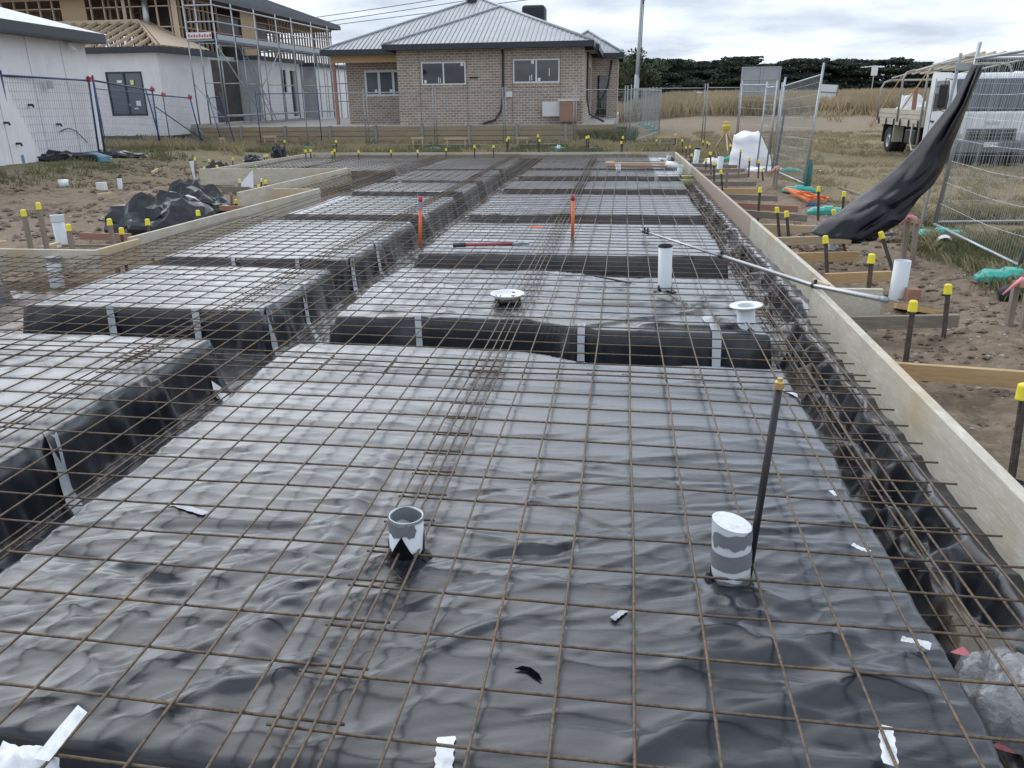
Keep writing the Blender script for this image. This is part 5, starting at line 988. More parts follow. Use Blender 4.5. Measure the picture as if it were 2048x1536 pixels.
a = onG(1612, 372); mb = MB(); mb.lathe(a, (.04, 0, 1), [(.08, 0), (.085, .02), (.075, .42), (.05, .44), (.045, .5), (0, .5)], 12); tag(mb.build('bottle', 'teal_dark', smooth=True), 'dark teal bottle-shaped post at the foot of the leaning panel', 'bottle')
# lattice of timber beyond plastic: two long dark sticks on the grass
for i, (a, b_) in enumerate([((1676, 376), (1745, 400)), ((1655, 404), (1702, 406))]): A, B = onG(*a), onG(*b_); A.z += .02; B.z += .02; plank(A, B, .03, .04, 'timber_grey', ['long grey stick on the grass behind the draped plastic', 'short dark stick on the soil left of the draped plastic'][i], 'loose_stick', 'stick')
for (px, py, lb) in [(1680, 512, 'pale crumb of rubble on the soil by the tilted pipe')]: p = onG(px, py)
# clods and stones on the muddy ground (counted as ground cover)
vs = []; fs = []
def clod(p, r):
    n0_ = len(vs); 
    for (a, b_, c) in ((1, 0, 0), (-1, 0, 0), (0, 1, 0), (0, -1, 0), (0, 0, 1), (.7, .7, .55), (-.7, .6, .5), (.6, -.7, .6), (-.6, -.7, .55)):
        k = r*random.uniform(.65, 1.25); vs.append((p[0]+a*k, p[1]+b_*k, p[2]+c*k*.8))
    fs.extend([tuple(n0_+q for q in f) for f in ((0, 5, 4), (0, 2, 5), (2, 6, 5), (5, 6, 4), (2, 1, 6), (1, 4, 6), (1, 8, 4), (1, 3, 8), (3, 7, 8), (8, 7, 4), (3, 0, 7), (7, 0, 4))])
for _ in range(9000):
    if random.random() < .45: x_, y_ = random.uniform(1.75, 4.2), random.uniform(1.5, 12)**1.0
    else: y_ = random.uniform(7.6, 22); x_ = random.uniform(-13.5, float(xl(min(y_, 16.9)))-.2 if y_ < 17 else -9.5)
    c = float(vnoise(x_*1.3, y_*1.3, 44))
    if random.random() > c**2*1.9: continue
    clod((x_, y_, G(x_, y_)-.004), random.choice((.008, .012, .016, .022, .03, .042))*(1 if y_ < 10 else 1.7))
mb = MB(); mb.add(vs, fs); tag(mb.build('soil_clods', 'soil_dark'), kind='stuff')

vs = []; fs = []
for _ in range(1500):
    if random.random() < .5: x_, y_ = random.uniform(1.8, 4.3), random.uniform(1.5, 14)
    else: y_ = random.uniform(7.6, 24); x_ = random.uniform(-14, float(xl(min(y_, 16.9)))-.25 if y_ < 17 else -9.6)
    clod((x_, y_, G(x_, y_)-.003), random.choice((.006, .009, .012, .018))*(1 if y_ < 10 else 1.5))
mb = MB(); mb.add(vs, fs); tag(mb.build('pale_gravel', 'concrete'), kind='stuff')
# ================================================================ RETAINING WALL
rt = empty('retaining_wall', (-10, 33, -.35), 'low timber sleeper retaining wall with grey steel posts below the brick house', 'retaining wall')
nB = 11; x0, x1 = -26.0, -.36; step = 2.0
k = 0; xx_ = x1; zt_ = lambda x: .46+.0*x
while xx_ > x0:
    a = xx_-step
    mb = MB()
    for j in range(4): mb.bx(a+.04, xx_-.04, 33.0, 33.075, -.36+.2*j+.004*(k % 2), -.36+.2*j+.18)
    mb.build('sleeper_bay', 'sleeper', rt); mb = MB(); mb.bx(xx_-.05, xx_+.05, 32.95, 33.1, -.4, .47); mb.build('post', 'galv_dull', rt); xx_ = a; k += 1
mb = MB(); mb.bx(-.40, -.32, 33.1, 40, -.36, .44); mb.build('return_board', 'sleeper', rt)
mb = MB(); mb.bx(-40, -.42, 33.09, 60, -.6, .44); mb.bx(-40, -17.6, 33.12, 60, .44, .56); o = mb.build('house_pad', 'concrete'); tag(o, kind='structure')
# soil verge on the pad
# ================================================================ BRICK HOUSE
HZ = .44
HB = Vector((-5.6, 33.7, HZ)); H_ = empty('brick_house', HB, 'unfinished single-storey brown brick house with a grey corrugated metal hip roof', 'house')
def wallrects(mb, axis, c, u0, u1, z0, z1, th, holes):
    """wall in plane axis ('y' => y=c), spanning u, with rectangular holes"""
    us = sorted({u0, u1, *[h[0] for h in holes], *[h[1] for h in holes]})
    for i in range(len(us)-1):
        a, b_ = us[i], us[i+1]; hs = sorted([(h[2], h[3]) for h in holes if h[0] <= a+1e-6 and h[1] >= b_-1e-6]); z = z0
        for h0, h1 in hs+[(z1, z1)]:
            if h0 > z+1e-6:
                if axis == 'y': mb.bx(a, b_, c, c+th, z, h0)
                else: mb.bx(c, c+th, a, b_, z, h0)
            z = h1
FX0, FX1, FY = -9.45, -1.72, 33.6
W1 = (-8.42, -6.55, 2.02, 2.90); W2 = (-4.58, -2.68, 2.05, 2.95)
mb = MB(); wallrects(mb, 'y', FY, FX0, FX1, HZ, 3.36, .12, [W1, W2]); mb.build('front_wall', 'brick', H_)
mb = MB(); wallrects(mb, 'x', FX1-.12, FY+.121, 42.5, HZ, 3.36, .12, [(36.2, 36.9, 1.2, 2.8), (39.0, 40.6, 1.2, 2.8)]); mb.build('side_wall', 'brick', H_)
mb = MB(); wallrects(mb, 'x', FX0, FY+.121, 36.3, HZ, 3.36, .12, []); wallrects(mb, 'y', 36.3, -12.60, FX0+.12, HZ, 3.36, .12, [(-11.75, -9.75, 1.62, 2.72)]); wallrects(mb, 'x', -12.60, 36.421, 46, HZ, 3.36, .12, []); mb.build('porch_wall', 'brick', H_)
mb = MB(); wallrects(mb, 'y', 42.5, FX1-.12, -.42, HZ, 3.36, .12, [(-1.45, -.95, .5, 2.5)]); wallrects(mb, 'x', -.54, 42.621, 47, HZ, 3.36, .12, []); mb.build('rear_wall', 'brick', H_)
for xx_ in (-8.5, -6.5, -4.62, -2.64): mb = MB(); mb.bx(xx_-.008, xx_+.008, FY-.004, FY+.02, HZ if xx_ not in (-8.5,) else HZ, 3.3); mb.build('joint', 'dark_trim', H_)
def hwin(parent, x0, x1, z0, z1, y, fm, panes=2, gl='glass', fw=.05, stick=(), sill=True, z_=None):
    f = MB(); f.bx(x0, x1, y, y+.06, z0, z0+fw); f.bx(x0, x1, y, y+.06, z1-fw, z1); f.bx(x0, x0+fw, y, y+.06, z0+fw, z1-fw); f.bx(x1-fw, x1, y, y+.06, z0+fw, z1-fw)
    for i in range(1, panes): c = x0+(x1-x0)*i/panes; f.bx(c-fw*.6, c+fw*.6, y+.003, y+.057, z0+fw, z1-fw)
    fr = f.build('window', fm, parent); g = MB(); g.bx(x0+fw*.8, x1-fw*.8, y+.03, y+.04, z0+fw*.8, z1-fw*.8); g.build('pane', gl, fr)
    g = MB(); g.bx(x0+.02, x1-.02, y+.9, y+.92, z0-.2, z1+.2); 
    for (sx, sz, sw, sh_) in stick: s_3 = MB(); s_3.bx(x0+(x1-x0)*sx-sw/2, x0+(x1-x0)*sx+sw/2, y+.02, y+.026, z0+(z1-z0)*sz-sh_/2, z0+(z1-z0)*sz+sh_/2); s_3.build('sticker', 'sticker', fr)
    return fr
st1 = [(.08, .15, .10, .12), (.38, .22, .03, .22), (.42, .20, .03, .2), (.92, .88, .12, .12)]
st2 = [(.42, .88, .12, .14), (.40, .22, .03, .22), (.36, .2, .03, .2), (.56, .14, .11, .12), (.78, .45, .03, .3)]
hwin(H_, *W1, FY-.01, 'frame_white', 2, 'glass', .05, st1); hwin(H_, *W2, FY-.01, 'frame_white', 2, 'glass', .05, st2)
for W in (W1, W2): 
    mb = MB(); n = 18
    for i in range(n): a = W[0]+(W[1]-W[0])*i/n; mb.bx(a+.006, a+(W[1]-W[0])/n-.006, FY-.02, FY+.1, W[2]-.17, W[2]-.004)
    mb.build('sill', 'brick', H_)
f = hwin(H_, -11.75, -9.75, 1.62, 2.72, 36.29, 'frame_white', 3, 'glass_mid', .09, [(.25, .2, .12, .14), (.6, .2, .12, .14)]); hwin(H_, 0, 0, 0, 0, 0, 'frame_white') if False else None
for (a, b_, c, d) in [(36.2, 36.9, 1.2, 2.8), (39.0, 40.6, 1.2, 2.8)]: mb = MB(); mb.bx(FX1-.05, FX1-.02, a, b_, c, d); mb.build('side_window', 'glass', H_)
mb = MB(); mb.bx(-1.45, -.95, 42.55, 42.6, .5, 2.5); mb.build('rear_window', 'glass', H_)
for (a, b_, c, d, e_, g_) in [(-9.2, -2, 35, 35.05, HZ, 3.3)]: mb = MB(); mb.bx(a, b_, c, d, e_, g_); mb.build('dark_backing', 'dark_interior', H_)  # dark sheet standing behind the front windows
# porch beam, post
mb = MB(); mb.bx(-12.9, FX0-.02, 35.2, 35.32, 3.0, 3.30); mb.build('porch_beam', 'timber_new', H_)
mb = MB(); mb.bx(-12.84, -12.72, 35.2, 35.32, HZ, 3.0); mb.build('porch_post', 'timber_red', H_)
mb = MB(); mb.bx(-13.1, FX0, 35.33, 36.28, 3.34, 3.36); mb.build('porch_ceiling', 'soffit', H_)
# roofs
def hip(parent, x0, x1, y0, y1, ze, rise, ribs=True, mt='roof_metal', rib='roof_rib', fascia=.20, pitch=.19, name='roof', hipcap=True):
    w2 = (x1-x0)/2; d2 = (y1-y0)/2; m_ = min(w2, d2)
    if w2 <= d2: r0, r1 = Vector(((x0+x1)/2, y0+m_, ze+rise)), Vector(((x0+x1)/2, y1-m_, ze+rise))
    else: r0, r1 = Vector((x0+m_, (y0+y1)/2, ze+rise)), Vector((x1-m_, (y0+y1)/2, ze+rise))
    A, B, C_, D_ = Vector((x0, y0, ze)), Vector((x1, y0, ze)), Vector((x1, y1, ze)), Vector((x0, y1, ze))
    mb = MB()
    if w2 <= d2: mb.add([A, B, C_, D_, r0, r1], [(0, 1, 4), (1, 2, 5, 4), (2, 3, 5), (3, 0, 4, 5)])
    else: mb.add([A, B, C_, D_, r0, r1], [(0, 1, 5, 4), (1, 2, 5), (2, 3, 4, 5), (3, 0, 4)])
    mb.add([A, B, C_, D_], [(3, 2, 1, 0)]); ro = mb.build(name, mt, parent)
    if ribs:
        rb = MB(); n = int((x1-x0)/pitch); sl = rise/m_
        for i in range(1, n):
            x_ = x0+(x1-x0)*i/n; t_ = min(x_-x0, x1-x_, m_)
            if t_ > .1: rb.bar((x_, y0-.01, ze+.012), (x_, y0+t_, ze+.012+sl*t_), .055, .03)
        n = int((y1-y0)/pitch)
        for i in range(1, n):
            y_ = y0+(y1-y0)*i/n; t_ = min(y_-y0, y1-y_, m_)
            if t_ > .1: rb.bar((x1+.01, y_, ze+.012), (x1-t_, y_, ze+.012+sl*t_), .055, .03); rb.bar((x0-.01, y_, ze+.012), (x0+t_, y_, ze+.012+sl*t_), .055, .03)
        rb.build('rib', rib, ro)
    if hipcap:
        hc = MB()
        for a, b_ in ((A, r0), (B, r0 if w2 <= d2 else r1), (C_, r1), (D_, r1 if w2 <= d2 else r0), (r0, r1)):
            if (a-b_).length > .05: hc.tube([a+Vector((0, 0, .03)), b_+Vector((0, 0, .03))], .06, 6)
        hc.build('hip_cap', mt, ro, smooth=True)
    fa = MB(); g = .06
    fa.bx(x0-g, x1+g, y0-g, y0, ze-fascia, ze+.02); fa.bx(x0-g, x1+g, y1, y1+g, ze-fascia, ze+.02); fa.bx(x0-g, x0-.001, y0+.001, y1-.001, ze-fascia, ze+.02); fa.bx(x1+.001, x1+g, y0+.001, y1-.001, ze-fascia, ze+.02)
    fa.build('fascia', 'dark_trim', parent); return ro
hip(H_, -9.85, -1.35, 33.15, 44, 3.55, 1.72)
hip(H_, -13.15, -1.2, 34.9, 50, 3.50, 2.50, name='roof')
hip(H_, -3.9, -.2, 42.1, 48, 3.52, 1.15, name='roof')
fl = MB(); q = atY(944, 22, 40.5); fl.tube([(q.x, 40.5, q.z-.5), (q.x, 40.5, q.z+.25)], .20, 14); fl.tube([(q.x, 40.5, q.z+.25), (q.x, 40.5, q.z+.52)], .25, 14); fl.build('flue', 'black_plastic', H_, smooth=False)
c0, c1 = atY(1043, 10, 38.2), atY(1089, 47, 38.2); mb = MB(); mb.bx(c0.x, c1.x, 38.2, 39.3, c1.z-.05, c0.z); ac = mb.build('roof_cooler', 'black_plastic', H_, bevel=.12)
mb = MB()
for i in range(9): z = c1.z+.1+(c0.z-c1.z-.25)*i/8; mb.bx(c0.x+.1, c1.x-.1, 38.17, 38.195, z, z+.04)
mb.build('louvre', 'dark_trim', ac)
# temporary black downpipes
def hose(pts, lb=None, r=.045, par=None): mb = MB(); mb.tube(pts, r, 8); return mb.build('downpipe', 'black_rubber', par or H_, smooth=True)
Y_ = 33.5; P_ = lambda x, y, Y=Y_: atY(x, y, Y)
hose([P_(1004, 95), P_(1006, 110), P_(1006, 190), P_(1002, 222), P_(990, 240), P_(965, 248)]); mb = MB(); mb.tube([P_(1004, 90)+Vector((0, -.05, 0)), P_(1005, 98)+Vector((0, -.05, 0))], .08, 10); mb.build('pipe_elbow', 'pvc_white', H_)
sx = FX1+.1
def PX(x, y): q = atX(x, y, sx) ; return q
hose([Vector((sx, 35.2, 3.25)), Vector((sx, 35.3, 2.2)), Vector((sx+.02, 35.0, 1.4)), Vector((sx+.15, 34.6, .8)), Vector((sx+.75, 34.8, .5))])
hose([Vector((-.75, 42.4, 3.2)), Vector((-.9, 42.3, 2.0)), Vector((-1.3, 42.2, 1.2)), Vector((-1.5, 42.0, .5))])
# things by the brick wall
q = atY(1104, 218, 33.3); mb = MB(); mb.box(q, (.78, .05, .56)); tag(mb.build('white_sheet', 'frame_white', bevel=.005), 'white board standing against the wall beside the brown box', 'sheet')
q0, q1 = atY(1120, 202, 33.2), atY(1153, 243, 33.2); mb = MB(); mb.bx(q0.x, q1.x, 33.0, 33.55, q1.z, q0.z); o = mb.build('meter_box', 'timber_red', bevel=.01); tag(o, 'brown box with a pale lid standing against the brick wall', 'box'); tag
mb = MB(); mb.bx(q0.x-.05, q1.x+.08, 32.98, 33.57, q0.z+.003, q0.z+.07); mb.build('lid', 'frame_white', o)
o.data  # keep
q = atY(1018, 188, 33.55); mb = MB(); mb.box(q, (.28, .06, .24)); mb.build('vent_sticker', 'tape_white', H_)
mb = MB(); a = atY(947, 155, 33.58); mb.bx(a.x-.17, a.x+.17, 33.56, 33.6, a.z-.03, a.z+.03); mb.build('wall_slot', 'black_plastic', H_)

# ================================================================ LEFT RENDERED HOUSE
P1 = atd(208, 303, 23.3); P0 = atd(0, 325, 18.6); P0.z = P1.z = 0; dW = (P1-P0).normalized(); nW = Vector((dW.y, -dW.x, 0))
Pa = P0-dW*6; H = 3.12; zb = 0.0
A_ = empty('rendered_house', P1+Vector((0, 0, zb)), 'pale rendered house at the left edge with pipe stubs in its wall', 'house')
mb = MB(); mb.prism([Pa+Vector((0, 0, zb-.5)), P1+Vector((0, 0, zb-.5)), P1+Vector((0, 0, zb+H)), Pa+Vector((0, 0, zb+H))], -nW*.2); mb.build('wall', 'render_white', A_)
mb = MB(); mb.prism([P1-nW*.2+Vector((0, 0, zb-.5)), P1-nW*9+Vector((0, 0, zb-.5)), P1-nW*9+Vector((0, 0, zb+H)), P1-nW*.2+Vector((0, 0, zb+H))], -dW*.2); mb.build('end_wall', 'render_white', A_)
mb = MB(); e0 = Pa+nW*.28; e1 = P1+nW*.28+dW*.25
mb.bar(e0+Vector((0, 0, zb+H-.02)), e1+Vector((0, 0, zb+H-.02)), .5, .03); mb.bar(e0+nW*.2+Vector((0, 0, zb+H+.10)), e1+nW*.2+Vector((0, 0, zb+H+.10)), .12, .24); mb.bar(e1+nW*.2+Vector((0, 0, zb+H+.1)), e1-nW*9+Vector((0, 0, zb+H+.1)), .1, .22); mb.build('gutter', 'dark_trim', A_)
mb = MB(); q0, q1 = e0+nW*.24+Vector((0, 0, zb+H+.23)), e1+nW*.24+Vector((0, 0, zb+H+.23)); ri = -nW*5+Vector((0, 0, 1.55)); mb.add([q0, q1, q1+ri-dW*4.8, q0+ri], [(0, 1, 2, 3)]); mb.add([q1+Vector((0, 0, 0)), q1-nW*9.5, q1+ri-dW*4.8], [(0, 1, 2)]); mb.build('roof', 'roof_metal', A_)
L_ = (P1-P0).length
for (fx, z) in [(.02, 2.1), (.02, 1.55), (.10, 1.05), (.16, .55), (.33, 1.45), (.55, .95)]:
    c = P0.lerp(P1, fx)+Vector((0, 0, zb+z)); mb = MB(); mb.tube([c, c+nW*.12, c+nW*.13+Vector((0, 0, -.06))], .028, 8); mb.build('pipe_stub', 'black_rubber', A_, smooth=True)
c = P0.lerp(P1, .80)+Vector((0, 0, zb+H-.13))+nW*.10; mb = MB(); mb.tube([c+Vector((0, 0, .08)), c, c+nW*.12+Vector((0, 0, -.14))], .055, 10); mb.build('pipe_elbow', 'pvc_white', A_, smooth=True)
c = P0.lerp(P1, .55)+Vector((0, 0, zb+.75))+nW*.05; mb = MB(); mb.tube([c+dW*t_*1.3+Vector((0, 0, .22*math.sin(t_*3.1)-.35*t_)) for t_ in np.linspace(0, 1, 9)], .012, 5); mb.build('cable', 'black_rubber', A_)
for fx in (.1, .42, .74, -.3): c = P0.lerp(P1, fx)+nW*.002; mb = MB(); mb.bar(c+Vector((0, 0, zb)), c+Vector((0, 0, zb+H)), .004, .03, dW); mb.build('panel_joint', 'render_shade_joint', A_)

# ================================================================ TWO-STOREY HOUSE UNDER CONSTRUCTION
PZ = .57; B_ = empty('two_storey_house', (-20, 33, PZ), 'two-storey house under construction with a bare timber upper frame and a dark roof', 'house')
xR, yF = -18.7, 31.3; YA = atX(516, 180, -18.0).y; YC = atX(600, 180, -18.0).y; YE = atX(630, 180, -17.5).y
mb = MB(); WB = (-24.55, -22.35, 1.0, 2.95)
wa = atY(210, 143, yF); wb = atY(297, 231, yF); WB = (wa.x, wb.x-.0, wb.z+.0, wa.z-.02)
wallrects(mb, 'y', yF, -28, xR, PZ-.4, PZ+2.78, .12, [WB]); wallrects(mb, 'x', xR-.12, yF+.121, 35.6, PZ-.4, PZ+2.78, .12, []); mb.build('front_wall', 'render_white', B_)
mb = MB(); wallrects(mb, 'x', -19.0, 35.6, YA, PZ-.4, PZ+2.9, .12, []); wallrects(mb, 'y', YA, -19, -17.9, PZ-.4, PZ+2.8, .12, []); mb.build('recess_wall', 'render_shade_joint', B_); mb = MB(); wallrects(mb, 'x', -19.0, YC, YE, PZ-.4, PZ+2.8, .12, []); wallrects(mb, 'y', YE, -19, -17.4, PZ-.4, PZ+2.7, .12, []); mb.build('recess_wall', 'render_shade_joint', B_)  # same render as the other walls, coloured darker to imitate shade
mb = MB(); w1_ = atX(566, 180, -17.9).y; w2_ = atX(583, 180, -17.9).y
wallrects(mb, 'x', -18.02, YA+.121, YC, PZ-.4, PZ+2.8, .12, [(w1_, w1_+.6, 1.9, 3.0+.0), (w2_, w2_+.8, PZ+.1, 3.0)]); wallrects(mb, 'x', -17.52, YE+.121, YE+5.5, PZ-.4, PZ+2.7, .12, []); mb.build('side_wall', 'render_white', B_)
mb = MB(); mb.bx(-18.0, -17.95, w1_, w1_+.6, 1.9, 3.0); mb.build('side_window', 'glass', B_); mb = MB(); mb.bx(-18.15, -18.1, w2_, w2_+.8, PZ+.1, 3.0); mb.build('door_opening', 'dark_interior', B_)
hwin(B_, *WB, yF-.02, 'frame_black', 2, 'glass_mid', .06, [(.35, .78, .22, .10), (.78, .28, .2, .2), (.52, .25, .08, .08), (.70, .16, .18, .05)])
q = WB; s_4 = MB(); s_4.bx(q[0]+1.05, q[0]+1.2, yF-.03, yF-.022, q[3]-.5, q[3]-.32); s_4.build('yellow_sticker', 'sticker_yellow', B_)
mb = MB(); z = PZ+2.78; mb.bx(-28, xR+.25, yF-.3, yF-.2, z-.02, z+.22); mb.bx(xR+.25, xR+.35, yF-.3, 35.8, z-.02, z+.22); mb.bx(-19, -17.7, YA-.3, YA-.2, z, z+.2); mb.bx(-17.8, -17.7, YA-.2, YC+.2, z, z+.2); mb.bx(-19, -17.2, YE-.3, YE-.2, z-.1, z+.1); mb.bx(-17.3, -17.2, YE-.2, YE+5.5, z-.1, z+.1); mb.build('lower_fascia', 'dark_trim', B_)
mb = MB(); mb.bx(-18.86, -18.82, 35.7, YA-.1, PZ, PZ+2.7); mb.build('dark_opening', 'dark_interior', B_)
# lower roof trusses (rafters of a hip)
ez = z+.2; ex0, ex1, ey0 = -27.5, xR+.2, yF-.2; ax_, ay_, az_ = -21.3, 34.6, ez+1.25
for i in range(12):
    x_ = ex1-.35-.55*i; t_ = min(1, (ex1-x_)/(ex1-ax_)); top = Vector((x_, ey0+(ay_-ey0)*t_, ez+(az_-ez)*t_)); mb = MB(); mb.bar((x_, ey0, ez), top, .045, .12); 
    if t_ > .4: mb.bar((x_, ey0+.4*t_, ez+.02), (x_, top.y, ez+.02), .045, .09); mb.bar((x_, ey0+.55*(top.y-ey0), ez+.02), (x_, ey0+.8*(top.y-ey0), top.z-.2), .04, .07); mb.bar((x_, top.y-.2, ez), (x_, ey0+.8*(top.y-ey0), top.z-.2), .04, .07)
    mb.build('truss', 'stud_pale', B_)
for i in range(6):
    y_ = ey0+.45*i+.3; t_ = min(1, (y_-ey0)/(ay_-ey0)); mb = MB(); mb.bar((ex1, y_, ez), (ex1+(ax_-ex1)*t_, y_, ez+(az_-ez)*t_), .045, .12); mb.build('truss', 'stud_pale', B_)
mb = MB(); mb.bar((ex1, ey0, ez+.02), (ax_, ay_, az_+.03), .05, .16); mb.bar((-27, ay_, az_+.02), (ax_, ay_, az_+.02), .05, .16); mb.add([(ex1-.02, ey0+.3, ez+.09), (ex1-.02, 35.4, ez+.09), (ax_, ay_+.9, az_+.09), (ax_, ay_+.1, az_+.09)], [(0, 1, 2, 3)]); mb.build('ridge_board', 'stud_pale', B_)
# upper storey frame
UX, UY, U0, U1, UYE = -19.7, 34.8, PZ+2.75, 5.75, 54.0
def stud_wall(axis, c, u0, u1, skip, name, mt='stud', sp_=.45, wd=.045, dp=.09, z0=None):
    z0 = U0 if z0 is None else z0; mb = MB(); u = u0
    def s(a, b_, z0_, z1_):
        if axis == 'y': mb.bx(a, b_, c, c+dp, z0_, z1_)
        else: mb.bx(c, c+dp, a, b_, z0_, z1_)
    while u < u1:
        if not any(k[0] <= u <= k[1] for k in skip): s(u, u+wd, z0, U1)
        u += sp_
    s(u0, u1, z0-.09, z0-.002); s(u0, u1, U1+.002, U1+.1); s(u0, u1, z0+1.25, z0+1.3); s(u0, u1, U1-.35, U1-.31)
    mb.build(name, mt, B_)
stud_wall('x', UX, UY, UYE, [(38.75, 40.9), (41.1, 42.5), (42.9, 44.2)], 'side_frame', 'stud', .42)
stud_wall('y', UY, -36, UX, [(-25.1, -23.7)], 'front_frame', 'stud_pale', .62); stud_wall('y', 38.8, -34, UX-.5, [], 'inner_frame', 'stud', .5); stud_wall('x', -23, 35.2, 54, [], 'inner_frame', 'stud', .6); stud_wall('y', 54.4, -30, UX, [(-25, -22)], 'rear_frame', 'stud', .6)
for (y0, y1) in [(41.0, 42.7)]: mb = MB(); mb.bx(UX+.092, UX+.105, y0, y1, U0-.3, U1); mb.build('osb_panel', 'osb', B_)
mb = MB(); mb.bx(-25.0, -23.8, UY-.02, UY-.005, U0-.1, U1+.1); mb.build('osb_panel', 'osb', B_)
mb = MB(); mb.bx(UX-.03, UX-.01, 38.7, 41.0, U0+.7, U1-.35); mb.build('dark_window_opening', 'dark_interior', B_); mb = MB(); mb.bx(UX-.03, UX-.01, 42.8, 44.3, U0+.7, U1-.35); mb.build('dark_window_opening', 'dark_interior', B_)
mb = MB(); mb.bx(-23.8, -20.3, 38.0, 38.04, U0, U1); mb.build('dark_backing', 'dark_interior', B_); mb = MB(); mb.bx(-21.6, -21.55, 38.2, 46.5, U0, U1); mb.build('dark_backing', 'dark_interior', B_)  # added dark sheets imitate the shaded rooms seen between the studs
mb = MB(); mb.bx(UX-.05, UX+.12, UY-.03, UY+.14, U0-.1, U1); mb.build('corner_post', 'stud_pale', B_); mb = MB(); mb.bx(-22.05, -21.9, UY-.04, UY-.005, U0, U1); mb.build('corner_post', 'stud_pale', B_)
mb = MB(); a, b_ = atY(288, 0, UY-.1), atY(297, 72, UY-.1); mb.tube([Vector((a.x, UY-.1, U1)), b_], .13, 10); mb.build('foil_duct', 'alu', B_, smooth=True)
mb = MB(); mb.bx(-34, UX, UY+.02, UYE, U0-.3, U0-.1); mb.build('floor_deck', 'stud', B_)
hp = hip(B_, -35, UX+.55, UY-.5, UYE+.6, U1+.32, 3.0, ribs=False, mt='roof_dark', fascia=.2, hipcap=True)
rb = MB(); rise_ = 3.0/min((UX+.55+35)/2, (UYE+.6-UY+.5)/2); x1_ = UX+.55
for j in range(1, 26):
    t_ = .33*j; y0_, y1_ = UY-.5+t_, UYE+.6-t_
    if y1_-y0_ > .5: rb.bar((x1_-t_, y0_, U1+.34+rise_*t_), (x1_-t_, y1_, U1+.34+rise_*t_), .06, .035)
rb.build('tile_course', 'roof_dark', hp)
mb = MB(); mb.bx(-35, UX+.5, UY-.45, UYE+.5, U1+.1, U1+.12); mb.build('soffit', 'soffit', B_)
# ================================================================ SCAFFOLDING
SC = empty('scaffolding', (-17.6, 32.2, PZ), 'galvanised scaffolding with a walkway and handrails along the two-storey house', 'scaffolding'); SX = lambda y: -16.55+.012*(y-32.4)
sy = [32.2, 33.8, 35.9, 38.1, 39.9, 42.4, 44.7]; ptop = 3.85; Y0 = 32.2; ZR = 5.3
for y_ in sy:
    for o_ in (0, -.72):
        mb = MB(); mb.tube([(SX(y_)+o_, y_, PZ), (SX(y_)+o_, y_, ZR if o_ == 0 or y_ == Y0 else ptop+.1)], .03, 8); mb.build('standard', 'galv', SC, smooth=True)
    for z_ in (PZ+.3, 2.2, ptop-.15): mb = MB(); mb.tube([(SX(y_), y_, z_), (SX(y_)-.72, y_, z_)], .022, 6); mb.build('transom', 'galv', SC)
for z_ in (PZ+.35, 4.5, 5.1): mb = MB(); mb.tube([(SX(y_)+.04, y_, z_) for y_ in (Y0, 38.4, 44.8)], .026, 6); mb.build('ledger', 'galv', SC, smooth=True)
mb = MB(); mb.tube([(SX(Y0), Y0-.03, 5.1), (SX(Y0)-1.2, Y0-.03, 5.1)], .026, 6); mb.tube([(SX(Y0), Y0-.03, 4.5), (SX(Y0)-1.2, Y0-.03, 4.5)], .026, 6); mb.tube([(SX(Y0)-1.2, Y0-.03, PZ), (SX(Y0)-1.2, Y0-.03, ZR)], .03, 8); mb.build('end_rail', 'galv', SC, smooth=True)
for i in range(len(sy)-1):
    a, b_ = sy[i], sy[i+1]; mb = MB(); mb.prism([(SX(a)-.02, a+.03, ptop), (SX(b_)-.02, b_-.03, ptop), (SX(b_)-.7, b_-.03, ptop), (SX(a)-.7, a+.03, ptop)], (0, 0, -.07)); mb.build('plank', 'galv_dull', SC)
    mb = MB(); mb.bar((SX(a)+.045, a+.05, ptop+.09), (SX(b_)+.045, b_-.05, ptop+.09), .02, .2); mb.build('toe_board', 'galv' if i else 'galv', SC)
mb = MB(); mb.bx(SX(Y0)-1.2, SX(Y0)-.05, Y0-.1, Y0+.6, ptop-.07, ptop); mb.build('plank', 'galv_dull', SC); mb = MB(); mb.bx(SX(Y0)-1.17, SX(Y0)-.1, Y0-.14, Y0-.11, ptop+.02, ptop+.26); to = mb.build('toe_board', 'frame_white', SC)
def textmesh(body, size, mt, par, p, ang=0, extr=.003, xs_=1, bold=0):
    cu = bpy.data.curves.new('t', 'FONT'); cu.body = body; cu.size = size; cu.extrude = extr; cu.align_x = 'CENTER'; cu.align_y = 'CENTER'; cu.offset = bold
    tmp = bpy.data.objects.new('t', cu); COL.objects.link(tmp); bpy.context.view_layer.update()
    me = bpy.data.meshes.new_from_object(tmp.evaluated_get(bpy.context.evaluated_depsgraph_get())); bpy.data.objects.remove(tmp); me.materials.clear(); me.materials.append(MATS[mt])
    me.transform(Matrix.Rotation(ang, 4, 'Z') @ Matrix.Rotation(math.pi/2, 4, 'X') @ Matrix.Diagonal((xs_, 1, 1, 1))); r = par
    while r.parent is not None: r = r.parent
    me.transform(Matrix.Translation(Vector(p)-r.location)); return link('lettering', me, par)
